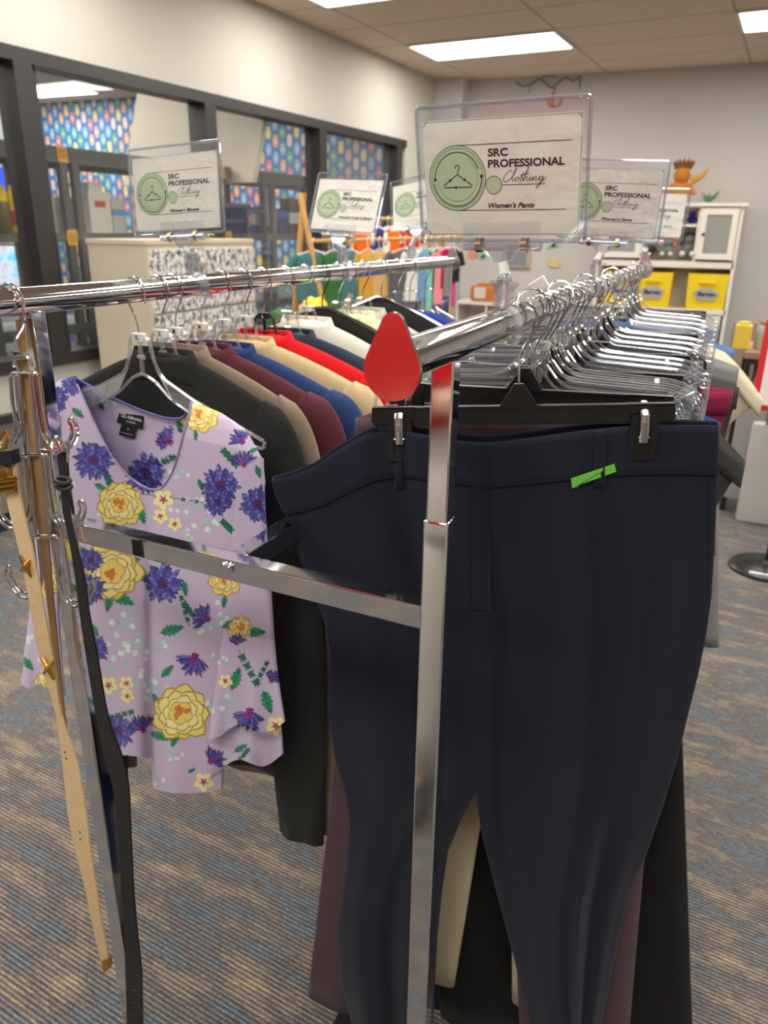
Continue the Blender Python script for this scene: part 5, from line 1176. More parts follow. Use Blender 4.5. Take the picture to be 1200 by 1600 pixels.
# screens and grasses at the far left, in the next room
bl = plain('blue screen light', (24, 70, 230), .5, emit=1.2)
def screen(label, q, Y, m_):
    t = empty('screen', W(q[0] + q[2] * .5, q[1] + q[3], Y), label, 'screen'); a, b_ = W(q[0], q[1], Y), W(q[0] + q[2], q[1] + q[3], Y)
    MB().box(((a[0] + b_[0]) / 2, Y + .03, (a[2] + b_[2]) / 2), (abs(b_[0] - a[0]), .05, abs(a[2] - b_[2])), bev=.006).build('housing', black_plastic, t, smooth=False)
    MB().box(((a[0] + b_[0]) / 2, Y + .002, (a[2] + b_[2]) / 2), (abs(b_[0] - a[0]) * .93, .008, abs(a[2] - b_[2]) * .92)).build('display', m_, t, smooth=False); return t
screen('small wall screen showing plain bright blue, seen through the left window panes', (-22, 262, 50, 42), 5.6, bl)
aq, nt, b = new_mat('picture of pale blue flowers'); tc = N(nt, 'ShaderNodeTexCoord'); n1 = N(nt, 'ShaderNodeTexNoise', i_Scale=7.0, i_Detail=3.0); nt.links.new(tc.outputs['Object'], n1.inputs[0]); r = N(nt, 'ShaderNodeValToRGB'); e = r.color_ramp.elements
e[0].position = .36; e[0].color = (*lin((70, 190, 230)), 1); e[1].position = .66; e[1].color = (*lin((200, 150, 170)), 1); q = e.new(.5); q.color = (*lin((190, 214, 236)), 1); nt.links.new(r.outputs[0], b.inputs['Emission Color']) if False else None
nt.links.new(n1.outputs[0], r.inputs[0]); nt.links.new(r.outputs[0], b.inputs['Base Color']); nt.links.new(r.outputs[0], b.inputs['Emission Color']); b.inputs['Emission Strength'].default_value = .7
screen('lit screen with a pale blue flower picture low behind the leftmost panes', (-34, 380, 72, 72), 4.4, aq)
gm = plain('dried grass', (206, 176, 122), .9)
t = empty('pampas_grass', W(46, 452, 4.9), 'vase of dried pampas grass beside the flower picture screen', 'dried grass')
m = MB(); base = W(46, 452, 4.9)
for k in range(26):
    a = RNG.rand() * 6.28; l = .10 + .10 * RNG.rand(); m.tube([base, base + (math.cos(a) * l * .3, math.sin(a) * l * .3, .18), base + (math.cos(a) * l * .55, math.sin(a) * l * .5, .22 + l)], [.006, .022, .003], 6)
m.build('plumes', gm, t); MB().lathe((base[0], base[1], 0), [(.12, 0), (.13, .1), (.09, base[2] * .8), (.055, base[2]), (.06, base[2] + .02)], 16).build('vase', plain('stone vase', (150, 148, 140), .5), t)

# ---- white hutch with yellow bins against the back wall
HY = 7.72; hw_ = plain('white painted wood', (232, 224, 214), .5)
def hz(py, px=1100): return W(px, py, HY)[2]
hx0, hx1 = W(936, 400, HY)[0], W(1160, 330, HY)[0]; zt1 = hz(322, 1120); zs1 = hz(408, 1060); zs2 = hz(418, 1060); zb1 = hz(482, 1060)
hu = empty('hutch', ((hx0 + hx1) / 2, HY + .18, 0), 'white hutch cabinet with glazed doors above and yellow bins on its open shelf', 'cabinet')
m = MB()
for x in (hx0, hx1): m.box((x, HY + .18, zt1 / 2), (.03, .36, zt1))
m.box(((hx0 + hx1) / 2, HY + .17, zt1 + .012), (hx1 - hx0 + .08, .40, .03)); m.box(((hx0 + hx1) / 2, HY + .18, (zs1 + zs2) / 2), (hx1 - hx0, .36, .055)); m.box(((hx0 + hx1) / 2, HY + .18, zb1 - .02), (hx1 - hx0, .36, .04))
m.box(((hx0 + hx1) / 2, HY + .355, zt1 / 2), (hx1 - hx0, .012, zt1 - .02)); m.box(((hx0 + hx1) / 2, HY + .18, .05), (hx1 - hx0, .36, .10))
m.build('carcass', hw_, hu, smooth=False)
dx0, dx1 = W(1003, 390, HY)[0], W(1086, 390, HY)[0]
for x in (dx0, dx1): MB().box((x, HY + .18, (zt1 + zs1) / 2), (.022, .35, zt1 - zs1)).build('divider', hw_, hu, smooth=False)
zm = hz(352, 1050); MB().box(((dx0 + dx1) / 2, HY + .18, zm), (dx1 - dx0 - .02, .34, .02)).build('shelf', hw_, hu, smooth=False)
frost = plain('grey frosted glass', (150, 148, 142), .3)
for x0, x1, kx in ((hx0 + .02, dx0 - .012, dx0 - .05), (dx1 + .012, hx1 - .02, dx1 + .05)):
    h_ = zt1 - zs1 - .04; zc = (zt1 + zs1) / 2; m = MB(); st = .05
    for sx in (x0 + st / 2, x1 - st / 2): m.box((sx, HY - .008, zc), (st, .022, h_))
    for sz in (zc - h_ / 2 + st / 2, zc + h_ / 2 - st / 2): m.box(((x0 + x1) / 2, HY - .008, sz), (x1 - x0 - 2 * st, .022, st))
    d = m.build('door', hw_, hu, smooth=False); MB().box(((x0 + x1) / 2, HY - .004, zc), (x1 - x0 - 2 * st, .006, h_ - 2 * st)).build('pane', frost, d, smooth=False)
    MB().ball((kx, HY - .03, zc), .013, 10).build('knob', black_metal, d)
for k in range(2):
    xw = (hx1 - hx0 - .06) / 2; x = hx0 + .03 + xw * (k + .5); d = MB().box((x, HY - .006, zb1 - .14), (xw - .01, .02, .18)).build('drawer', hw_, hu, smooth=False); MB().ball((x, HY - .026, zb1 - .14), .014, 10).build('knob', black_metal, d)
    d = MB().box((x, HY - .006, (zb1 - .24) / 2 + .06), (xw - .01, .02, zb1 - .36)).build('door', hw_, hu, smooth=False); MB().ball((x + (.12 if k == 0 else -.12), HY - .026, .55), .014, 10).build('knob', black_metal, d)
yb = plain('yellow canvas', (236, 204, 24), .8); cl_ = plain('grey cloud paper', (168, 166, 164), .8)
BL = ['leftmost of the three yellow bins on the hutch, mostly hidden by hangers', 'middle yellow bin on the hutch, cut by the rail end', 'rightmost yellow bin on the hutch with its grey cloud label in full view']
for k, (p0, p1) in enumerate(((944, 1001), (1008, 1049), (1073, 1137))):
    x0, x1 = W(p0, 450, HY)[0], W(p1, 450, HY)[0]
    if k == 1: x0 = x1 - .33
    z0 = zb1 + .002; h_ = (hz(423, 1060) - z0) * .94; t = empty('storage_bin', ((x0 + x1) / 2, HY + .15, z0), BL[k], 'bin', 'yellow bins on the hutch shelf'); xc_ = (x0 + x1) / 2; w2 = (x1 - x0) / 2
    m = MB(); rr_ = []
    for z, f in ((0, .94), (h_, 1.0), (h_, .965), (.012, .91)): rr_.append([(xc_ + sx * w2 * f, HY + .15 + sy * .145 * f, z0 + z) for sx, sy in ((-1, -1), (1, -1), (1, 1), (-1, 1))])
    m.loft(rr_, cap0=True, cap1=True); m.build('body', yb, t, smooth=False)
    m = MB(); m.tube([(xc_ - .07, HY + .003, z0 + h_ * .74), (xc_ - .05, HY - .012, z0 + h_ * .75), (xc_ + .05, HY - .012, z0 + h_ * .75), (xc_ + .07, HY + .003, z0 + h_ * .74)], .008, 8); m.build('handle', yb, t)
    cp = [(xc_ + (.105 + .014 * math.sin(a * 5)) * math.cos(a), HY + .000, z0 + h_ * .42 + (.058 + .010 * math.sin(a * 6 + 1)) * math.sin(a)) for a in np.linspace(0, 2 * pi, 40)[:-1]]
    lb = MB().prism(cp, (0, .006, 0)).build('cloud_label', cl_, t, smooth=False)
    v, f = text2d('Barran', .145, .040, .03); MB().add([(xc_ - .07 + a, HY - .004, z0 + h_ * .38 + b2) for a, b2, _ in v], f).build('lettering', ink, lb, smooth=False)
# toys on the hutch
def plush(name, label, px, py0, py1, col, cat='soft toy', Y=HY + .12, hair=None, feet=None, arms=None, z0=None, belly=None):
    a, b_ = W(px, py1, Y), W(px, py0, Y); h_ = b_[2] - a[2]; z = a[2] if z0 is None else z0; c = np.array([a[0], Y, z]); t = empty(name, c, label, cat); m = MB()
    m.ball(c + (0, 0, h_ * .34), h_ * .30, 16, (1, .8, 1.1)); m.ball(c + (0, -.01, h_ * .76), h_ * .24, 16)
    for s in (-1, 1): m.tube([c + (s * h_ * .22, 0, h_ * .5), c + (s * h_ * .42, -.03, h_ * .25)], [h_ * .09, h_ * .07], 10); m.tube([c + (s * h_ * .14, 0, h_ * .16), c + (s * h_ * .2, -.09, h_ * .13)], [h_ * .10, h_ * .08], 10)
    m.build('body', col, t)
    if hair:
        m = MB()
        for s in (-1, 1): m.tube(smooth_path([c + (0, -.02, h_ * 1.0), c + (s * h_ * .28, -.02, h_ * .9), c + (s * h_ * .34, -.03, h_ * .55)], 4), h_ * .09, 8)
        m.build('hair', hair, t)
    if feet:
        for s in (-1, 1): MB().ball(c + (s * h_ * .22, -.11, h_ * .14), h_ * .13, 12).build('foot', feet, t)
    return t
z1 = zs1 + .035
plush('doll', 'rag doll with orange hair sitting in the lower middle of the hutch', 1041, 378, 407, plain('muted teal cloth', (110, 130, 124), .9), 'doll', hair=plain('orange yarn', (206, 104, 66), .9), feet=plain('cream cloth', (226, 206, 170), .9), z0=z1)
plush('plush_toy', 'grey and black plush toy with pale feet beside the rag doll', 1073, 371, 407, plain('grey plush', (110, 108, 110), .95), hair=black_metal, feet=plain('pale plush', (214, 210, 204), .95), z0=z1)
plush('plush_toy', 'dark brown plush toy behind the rail end in the hutch', 1014, 380, 407, plain('dark brown plush', (58, 44, 42), .95), z0=z1)
plush('plush_toy', 'royal blue plush toy on the upper middle shelf of the hutch', 1080, 332, 352, plain('royal blue plush', (24, 34, 130), .9), z0=zm + .012)
t = plush('plush_toy', 'orange horned plush toy sitting on top of the hutch', 1060, 262, 318, plain('burnt orange plush', (196, 122, 40), .95), z0=zt1 + .028, belly=1)
c = np.array(t.location); m = MB()
for a in np.linspace(-70, 70, 7): m.tube([c + (math.sin(math.radians(a)) * .05, 0, .29), c + (math.sin(math.radians(a)) * .10, 0, .33 + .04 * math.cos(math.radians(a)))], [.03, .004], 6)
m.build('mane', plain('brown mane', (116, 70, 36), .95), t); m = MB(); m.tube(smooth_path([c + (.08, 0, .18), c + (.16, 0, .22), c + (.22, 0, .30)], 4), [.03, .028, .026, .024, .022, .018, .014, .01, .004], 8); m.build('wing', plain('golden plush', (212, 156, 60), .95), t)
m = MB(); c = W(1107, 322, HY + .1); c[2] = zt1 + .028
for k in range(16):
    a = RNG.rand() * 6.28; b2 = .4 + RNG.rand(); m.tube([c, c + (math.cos(a) * .04, math.sin(a) * .04, .05 * b2), c + (math.cos(a) * .085, math.sin(a) * .08, .085 * b2)], [.004, .018, .002], 6, flat=.3)
top('artificial_plant', m, plain('dusty green leaves', (120, 158, 124), .8), 'small dusty green artificial plant on the right of the hutch top', 'plant')
# ---- back wall bits
WY = 8.14
m = MB(); wbox(m, 857, 405, 875, 418, WY, .008, bev=.002); top('wall_plate', m, plain('beige switch plate', (206, 190, 140), .5), 'beige blank outlet plate on the back wall', 'wall plate', smooth=False)
t = empty('framed_picture', W(812, 420, WY - .02), 'grey picture in a light wooden frame on the back wall below the largest sign', 'picture')
m = MB(); a, b_ = W(786, 380, WY), W(828, 420, WY)
for q in ((786, 380, 828, 384), (786, 415, 828, 419), (786, 384, 790, 415), (824, 384, 828, 415)): wbox(m, *q, WY - .02, .03)
m.build('frame', plain('light oak', (186, 166, 136), .6), t, smooth=False); m = MB(); wbox(m, 789, 383, 825, 416, WY - .008, .012); m.build('picture', plain('grey print', (132, 132, 142), .7), t, smooth=False)
def decal(name, label, shapes):
    m = MB()
    for k, (pts) in enumerate(shapes[0]): m.prism([W(x, y, WY) for x, y in pts], (0, .002, 0), mi=shapes[1][k])
    return top(name, m, shapes[2], label, 'wall decal', smooth=False)
def ell(cx, cy_, rx, ry, n=20, rot=0): return [(cx + rx * math.cos(a) * math.cos(rot) - ry * math.sin(a) * math.sin(rot), cy_ + rx * math.cos(a) * math.sin(rot) + ry * math.sin(a) * math.cos(rot)) for a in np.linspace(0, 2 * pi, n)[:-1]]
peach, lgreen, dgreen, dred = plain('peach paint', (226, 150, 124), .8), plain('light green paint', (150, 196, 150), .8), plain('dull green paint', (112, 150, 124), .8), plain('faded red paint', (196, 110, 104), .8)
decal('fruit_decal', 'peach and green leaf decal on the back wall under the largest sign', ([ell(738, 398, 8, 8), ell(752, 399, 9, 5, rot=-.4), ell(757, 402, 6, 3, rot=.3)], [0, 1, 1], [peach, lgreen]))
decal('leaf_decal', 'slanted green leaf decal on the back wall right of the largest sign', ([ell(861, 385, 9, 3, rot=-.5), ell(868, 383, 8, 3, rot=-.2)], [0, 0], [lgreen]))
def ribbon(pts, wd):
    v, f = strip2d(smooth_path([(x, y, 0) for x, y in pts], 6)[:, :2], wd); return [[tuple(v[i, :2]) for i in q] for q in f]
rb = ribbon([(806, 128), (816, 134), (830, 131), (842, 124), (853, 131), (862, 137), (872, 129), (884, 121), (896, 126), (906, 119)], 3.4) + ribbon([(846, 121), (856, 118), (868, 120)], 2.2) + ribbon([(830, 131), (826, 146)], 2) + ribbon([(907, 118), (906, 138)], 3)
rr2 = ribbon([(868, 137), (864, 150), (863, 168)], 3.4) + ribbon([(856, 152), (860, 166), (874, 164), (878, 150)], 3.4)
decal('vine_decal', 'faded green vine with a red flower painted high on the back wall', (rb + rr2, [0] * len(rb) + [1] * len(rr2), [dgreen, dred]))
# low white shelf with an orange bag on it
LS = 7.3; t = empty('low_bookcase', W(790, 470, LS) * (1, 1, 0), 'low white bookcase with coloured things below the back wall', 'bookcase')
x0, x1 = W(714, 480, LS)[0], W(905, 480, LS)[0]; zt2 = W(760, 472, LS)[2]; m = MB(); m.box(((x0 + x1) / 2, LS + .16, zt2 - .015), (x1 - x0, .34, .03)); m.box(((x0 + x1) / 2, LS + .32, zt2 / 2), (x1 - x0, .012, zt2))
for k in range(5): m.box((x0 + (x1 - x0) * k / 4, LS + .16, zt2 / 2), (.022, .32, zt2 - .03))
for z in (.05, zt2 * .5): m.box(((x0 + x1) / 2, LS + .16, z), (x1 - x0, .31, .02))
m.build('carcass', hw_, t, smooth=False)
for k, (c_, lb) in enumerate((((112, 168, 60), 'green storage box in the low white bookcase'), ((150, 206, 214), 'pale aqua jar in the low white bookcase'), ((90, 130, 190), 'blue storage box in the low white bookcase'))):
    m = MB(); x = x0 + (x1 - x0) * ([1.5, .5, 2.5][k]) / 4; z = zt2 * .5 + .012; (m.box((x, LS + .14, z + .11), (.2, .2, .22), bev=.01) if k != 1 else m.lathe((x, LS + .08, z), [(.05, 0), (.055, .02), (.05, .14), (.03, .16)], 16)); top('storage_box' if k != 1 else 'jar', m, plain('box %d paint' % k, c_, .6), lb, 'box' if k != 1 else 'jar', smooth=False)
m = MB(); c = W(756, 466, LS + .1); c[2] = zt2; m.box(c + (0, 0, .075), (.24, .16, .15), bev=.03); b_ = top('orange_bag', m, plain('orange paper', (196, 112, 40), .6), 'orange and brown bag standing on the low white bookcase', 'bag')
MB().box((-.02, -.082, .08), (.11, .006, .10), bev=.002).build('print', pw, b_, local=True, smooth=False); MB().box((.03, 0, .152), (.18, .10, .02), bev=.006).build('fold', plain('brown fold', (140, 80, 40), .7), b_, local=True)
# ---- wooden garment racks with children's clothes, middle distance
wood = plain('pine dowel', (206, 158, 88), .55); KY = 4.35
t = empty('wooden_rack', W(560, 520, KY) * (1, 1, 0), "wooden A-frame clothes rack with children's clothes", 'clothes rack')
def wpt(px, py, Y=KY): return W(px, py, Y)
apx = wpt(471, 316); f1 = wpt(520, 545); d1 = (f1 - apx) / (apx[2] - f1[2]); ft1 = apx + d1 * apx[2]
for A, B, nm in ((apx, ft1, 'leg'), (apx + (0, .02, 0), np.array([ft1[0] - .62, ft1[1] + .06, 0]), 'leg')):
    MB().tube([A + (A - B) * .03, B + (0, 0, .008)], .017, 10).build(nm, wood, t)
ap2 = wpt(650, 330) + (0, .35, 0); 
for s in (-1, 1): MB().tube([ap2, np.array([ap2[0] + s * .30, ap2[1], .008])], .017, 10).build('leg', wood, t)
dw0 = wpt(480, 377); dw1 = wpt(722, 371, 4.7); MB().tube([dw0, dw1], .012, 10).build('dowel', wood, t)
MB().tube([wpt(548, 460), wpt(522, 560)], .015, 10).build('brace', wood, t)
t = empty('wooden_rack', W(600, 520, 5.5) * (1, 1, 0), 'second wooden clothes rack standing behind the A-frame one', 'clothes rack')
rb0, rb1 = W(556, 342, 5.3), W(690, 341, 5.6); MB().tube([rb0, rb1], .012, 10).build('dowel', wood, t)
for P_ in (rb0, rb1):
    for s in (-1, 1): MB().tube([P_ + (0, 0, .06), np.array([P_[0] + s * .05, P_[1] + s * .28, .012])], .015, 10).build('leg', wood, t)
def kid(px, py0, py1, wpx, col, label, Y, cat='garment', sleeves=True, name='childs_garment', flare=1.15, white_hanger=True):
    """a small garment on a small hanger; py0 = hook height in the photo"""
    A_, B_ = (dw0, dw1) if Y < 4.93 or px > 645 else (rb0, rb1)
    fx = lambda Y_: proj(A_ + (B_ - A_) * Y_)[0]; q_ = np.linspace(-.05, 1.05, 60); tt = q_[np.argmin([abs(fx(v_) - px) for v_ in q_])]; tp = A_ + (B_ - A_) * tt; tp = tp + (0, 0, -.008); Y = tp[1]; bt = W(px, py1, Y); h_ = tp[2] - bt[2]; w_ = wpx / F * Y * 1.02 / 2; t = empty(name, (tp[0], Y, bt[2]), label, cat, "children's clothes on the wooden racks")
    R3 = []; u = np.array([math.cos(.5), math.sin(.5), 0]); n = np.array([u[1], -u[0], 0]); z1 = tp[2] - .055
    for q, a, th in ((0, .25, .010), (.03, .5, .018), (.09, .95, .028), (.14, 1.0, .03), (.5, 1.0, .03), (1, flare, .038)):
        R3.append(superring(np.array([tp[0], Y, z1 - (z1 - bt[2]) * q]), u, n, w_ * a, th, k=20, wav=lambda s, sn, q=q: .008 * q * math.sin(s * 8)))
    MB().loft(R3).build('cloth', col, t)
    if sleeves:
        for s in (-1, 1): MB().tube([np.array([tp[0], Y, z1 - .02]) + u * s * w_ * .85, np.array([tp[0], Y, z1 - .10]) + u * s * w_ * 1.35], [.022, .03], 10).build('sleeve', col, t)
    m = MB(); m.tube(smooth_path([np.array([tp[0], Y, z1]), np.array([tp[0], Y - .014, tp[2] - .02]), np.array([tp[0], Y - .019, tp[2] + .006]), np.array([tp[0], Y, tp[2] + .026]), np.array([tp[0], Y + .019, tp[2] + .006])], 3), .0028, 6); m.tube([np.array([tp[0], Y, z1 - .02]) - u * w_ * .9, np.array([tp[0], Y, z1 + .012]), np.array([tp[0], Y, z1 - .02]) + u * w_ * .9], .006, 6); m.build('hanger', white_plastic, t)
    return t
kc = {n: cloth('child ' + n, c, scale=300, var=.08) for n, c in dict(teal=(70, 120, 122), green=(60, 110, 60), orange=(240, 110, 30), mustard=(214, 160, 60), tan=(214, 176, 110), white=(234, 228, 216), grey=(96, 98, 102), red=(196, 60, 50), pink=(240, 150, 160), hot=(226, 70, 140), mint=(140, 214, 180), blue=(120, 160, 200), black=(40, 40, 44), yellow=(240, 200, 60), crimson=(170, 20, 80), navy=(50, 60, 110)).items()}
for q in ((492, 372, 470, 62, 'teal', "teal child's top with leafy print nearest the wooden leg", 4.50, 1.0), (520, 376, 480, 40, 'green', "dark green child's top behind the wooden leg", 4.6, 1.0), (548, 372, 485, 36, 'teal', "narrow teal child's garment right of the wooden leg", 4.7, 1.1),
          (578, 372, 500, 34, 'mustard', "mustard yellow child's dungarees hanging below the rail", 4.62, 1.0), (596, 365, 505, 30, 'tan', "tan child's trousers beside the mustard ones", 4.74, .9), (572, 340, 440, 40, 'orange', "bright orange child's top behind the coats sign", 4.95, 1.0), (606, 350, 480, 34, 'white', "white child's top next to the orange one", 5.0, 1.1),
          (590, 350, 425, 40, 'navy', "navy blue child's top behind the coats sign", 5.2, 1.0), (612, 340, 430, 36, 'orange', "orange child's shirt under the white round hangers", 5.3, 1.0), (636, 375, 520, 52, 'grey', "charcoal grey child's coat below the rail", 4.85, 1.05), (655, 372, 470, 50, 'white', "cream child's dress below the farthest left sign", 4.98, 1.2),
          (640, 345, 425, 34, 'red', "red child's top under the farthest left sign", 5.5, 1.0), (668, 370, 470, 36, 'blue', "pale blue child's top near the far rail end", 5.1, 1.0), (676, 380, 500, 20, 'mint', "mint green child's top near the far rail end", 5.2, 1.0), (684, 385, 520, 22, 'grey', "dark grey child's trousers at the far rail end", 5.3, 1.0),
          (690, 375, 475, 24, 'pink', "light pink child's dress at the right end of the wooden rack", 5.35, 1.1), (699, 380, 450, 20, 'crimson', "crimson child's top between two pink garments", 5.45, 1.0), (704, 382, 480, 24, 'hot', "hot pink child's trousers at the right end of the wooden rack", 5.55, 1.0), (712, 390, 440, 16, 'black', "small black child's garment beside the hot pink one", 5.65, 1.0)):
    kid(q[0], q[1], q[2], q[3], kc[q[4]], q[5], q[6], flare=q[7])
for px, py, lb in ((582, 371, 'left of two white ring dividers above the orange clothes'), (601, 371, 'right of two white ring dividers above the orange clothes')):
    q_ = np.linspace(0, 1, 60); tt = q_[np.argmin([abs(proj(dw0 + (dw1 - dw0) * v_)[0] - px) for v_ in q_])]; c = dw0 + (dw1 - dw0) * tt; m = MB().tube([c + (.010 * math.cos(a), .024 * -math.cos(a), .026 * math.sin(a)) for a in np.linspace(0, 2 * pi, 24)[:-1]], .0125, 8, closed=True); top('size_ring', m, white_plastic, lb, 'size divider', 'white ring dividers on the wooden rack')
# low table with folded things, seen under the left-hand rail
TBY = 3.3; ztb = W(460, 512, TBY)[2]; x0, x1 = W(395, 505, TBY)[0], W(560, 505, TBY)[0]
t = empty('side_table', ((x0 + x1) / 2, TBY, 0), 'low dark table behind the jackets holding folded clothes', 'table')
MB().box(((x0 + x1) / 2, TBY, ztb - .02), (x1 - x0, .6, .03), bev=.004).build('tabletop', plain('dark laminate', (60, 52, 48), .5), t, smooth=False)
for sx in (x0 + .03, x1 - .03):
    for sy in (-.27, .27): MB().box((sx, TBY + sy, (ztb - .035) / 2), (.03, .03, ztb - .035)).build('leg', black_metal, t, smooth=False)
def folded(px, py, wd, h_, col, label, dy=0.0):
    c = W(px, py, TBY + dy); m = MB(); n0 = 20; rg = []
    for z, f in ((0, .9), (.2, 1.0), (.55, .97), (.85, .8), (1.0, .45)): rg.append([(c[0] + wd / 2 * f * math.cos(a) * (1 + .08 * math.sin(a * 5 + z * 3)), TBY + dy + wd * .4 * f * math.sin(a) * (1 + .08 * math.sin(a * 4)), ztb - .005 + h_ * z * (1 + .12 * math.sin(a * 3 + 1))) for a in np.arange(n0) * 2 * pi / n0])
    m.loft(rg, cap0=True, cap1=True); return top('folded_garment', m, col, label, 'folded clothes', 'folded clothes on the low table')
folded(490, 478, .17, .14, kc['yellow'], 'bright yellow folded garment on the low table')
folded(440, 485, .15, .09, kc['green'], 'green folded garment on the low table left of the yellow one', -.05)
folded(462, 490, .12, .07, kc['tan'], 'tan patterned folded garment in front of the yellow one', -.2)
folded(520, 492, .13, .06, kc['blue'], 'pale blue folded garment right of the yellow one', -.05)
# ---- right edge: wooden-topped black shelf, bags, jars, red frame, round stand
RY = 4.6; tp = W(1172, 562, RY); t = empty('shelf_unit', (tp[0] + .35, RY + .25, 0), 'black metal shelf unit with a wooden top at the right edge of the photo', 'shelf unit')
xl = W(1163, 600, RY)[0]; zt3 = W(1190, 560, RY)[2]; wm = plain('brown wood board', (150, 118, 98), .6)
MB().box((xl + .45, RY + .25, zt3 + .012), (.95, .52, .035), bev=.003).build('top_board', wm, t, smooth=False)
MB().box((xl + .45, RY + .25, .66), (.90, .50, .03)).build('shelf_board', wm, t, smooth=False); MB().box((xl + .45, RY + .25, .16), (.90, .50, .03)).build('shelf_board', black_metal, t, smooth=False)
for x in (xl + .0, xl + .9):
    for y in (RY, RY + .5): MB().box((x, y, (zt3 - .005) / 2), (.03, .03, zt3 - .005)).build('post', black_metal, t, smooth=False)
for z in (zt3 - .02, .64): MB().box((xl + .45, RY, z), (.87, .02, .025)).build('rail', black_metal, t, smooth=False)
for k in range(9): MB().box((xl + .05, RY + .35, .20 + k * .045), (.06, .25, .012)).build('slat', black_metal, t, smooth=False)
BY = 5.6; m = MB(); bb_ = W(1185, 505, BY); m.box((bb_[0] + .45, BY + .02, bb_[2] / 2), (1.2, .04, bb_[2]), bev=.004); top('brown_board', m, noise_wall('taupe board', (150, 128, 116)), 'taupe brown panel standing behind the shelf unit at the right edge', 'panel', smooth=False)
zj = zt3 + .031
m = MB(); c = W(1158, 540, RY + .1); m.box((c[0], RY + .12, zj + .065), (.085, .08, .13), bev=.006); m.lathe((c[0], RY + .12, zj + .13), [(.03, 0), (.03, .015)], 14); o_ = top('yellow_box', m, plain('yellow carton', (226, 196, 70), .5), 'small yellow carton on the wooden shelf top at the right', 'carton', smooth=False)
for k, (dx, h_, lb) in enumerate(((.10, .13, 'left of two glass jars of dried leaves behind the ivory shorts'), (.19, .12, 'right of two glass jars of dried leaves on the wooden shelf top'))):
    c0 = np.array([c[0] + dx, RY + .14, zj]); t2 = empty('glass_jar', c0, lb, 'jar', 'glass jars on the wooden shelf top'); MB().lathe(c0, [(.035, 0), (.038, .01), (.038, h_ * .85), (.03, h_)], 18).build('glass', plain('tinted jar', (170, 168, 150), .2), t2)
    m = MB()
    for j in range(12): a = RNG.rand() * 6.28; m.tube([c0 + (0, 0, h_), c0 + (math.cos(a) * .04, math.sin(a) * .04, h_ + .03)], [.006, .001], 5)
    m.build('dried_leaves', plain('dry olive leaves', (150, 140, 90), .9), t2)
c = W(1180, 660, RY); m = MB(); m.box((c[0] + .06, RY + .16, .678 + .08), (.22, .2, .18), bev=.03); top('dark_bag', m, plain('dark mixed cloth', (60, 54, 52), .9), 'dark lumpy bag on the lower wooden board of the shelf unit', 'bag')
m = MB(); m.ball(W(1164, 618, RY + .05) - (0, 0, .0), .05, 12, (1.2, 1, .7)); top('blue_cloth', m, plain('royal blue cloth', (40, 80, 190), .9), 'crumpled royal blue cloth inside the shelf unit', 'cloth')
# red framed sign on its round-footed stand
SY = 3.85; t = empty('sign_stand', W(1187, 880, SY) * (1, 1, 0), 'black round-footed sign stand with a red bordered sign at the right edge', 'sign stand')
b0 = onz(1188, 888, 0.0); b0[0] += .02
MB().lathe((b0[0], b0[1], 0), [(.165, 0), (.165, .012), (.15, .022), (.03, .034), (.02, .05)], 40).build('round_foot', plain('black enamel', (18, 18, 19), .3), t)
fm = MB(); fm.box((b0[0], b0[1] - .125, .0235), (.15, .022, .003), R=np.array(Matrix.Rotation(0, 3, 'Z'))); fm.build('foot_label', white_plastic, t, smooth=False)
MB().tube([(b0[0], b0[1], .03), (b0[0], b0[1], .80)], .009, 12).build('pole', black_metal, t)
a = ony(1166, 690, b0[1]); MB().box((a[0] + .14, b0[1] - .01, .96), (.30, .015, .40), bev=.008).build('red_frame', plain('red frame', (214, 44, 48), .4), t, smooth=False); MB().box((a[0] + .14, b0[1] - .020, .96), (.245, .004, .345)).build('sheet', plain('white sheet', (238, 232, 226), .6), t, smooth=False)
# grey and white tote bags leaning in the shelf
for k, (x, y, z0, w_, h_, lb, cg) in enumerate(((xl + .22, RY - .14, .0, .30, .56, 'pale grey tote bag leaning in front of the black shelf unit', (190, 186, 180)), (xl + .10, RY - .06, .10, .22, .52, 'darker grey tote bag behind the pale grey one', (150, 148, 144)))):
    t = empty('tote_bag', (x, y, z0), lb, 'bag'); m = MB(); m.box((x, y, z0 + h_ / 2 + .001), (w_, .09, h_), bev=.02); m.build('body', cloth('tote grey %d' % k, cg, scale=300), t)
    for s in (-1, 1): MB().tube(smooth_path([(x - w_ * .28, y + s * .035, z0 + h_ - .02), (x - w_ * .2, y + s * .035, z0 + h_ + .16), (x + w_ * .2, y + s * .035, z0 + h_ + .16), (x + w_ * .28, y + s * .035, z0 + h_ - .02)], 5), .009, 8, flat=.5).build('handle', cloth('tote strap', (120, 116, 112), scale=300), t)
# ================================================================ THE PERSON WHO STANDS BEHIND THE VIEWER'S LEFT SHOULDER (seen only mirrored in the chrome)
def body_skin(name, verts, edges, radii, mat, parent, sub=2):
    me = bpy.data.meshes.new(name); me.from_pydata([tuple(v) for v in verts], edges, []); o = bpy.data.objects.new(name, me); COL.objects.link(o)
    o.modifiers.new('Skin', 'SKIN'); s = o.modifiers.new('Subsurf', 'SUBSURF'); s.levels = sub; s.render_levels = sub
    for k, r in enumerate(radii):
        sv = me.skin_vertices[0].data[k]; sv.radius = (r, r) if np.isscalar(r) else r; sv.use_root = (k == 0)
    me.materials.append(mat); o.parent = parent; return o
PX, PY = -.52, -.48
person = empty('person', (PX, PY, 0), 'person in a red top and light trousers, seen only as red reflections in the chrome', 'person')
skin = plain('skin', (214, 168, 142), .55)
def J_(*q): return [np.array(p, float) for p in q]
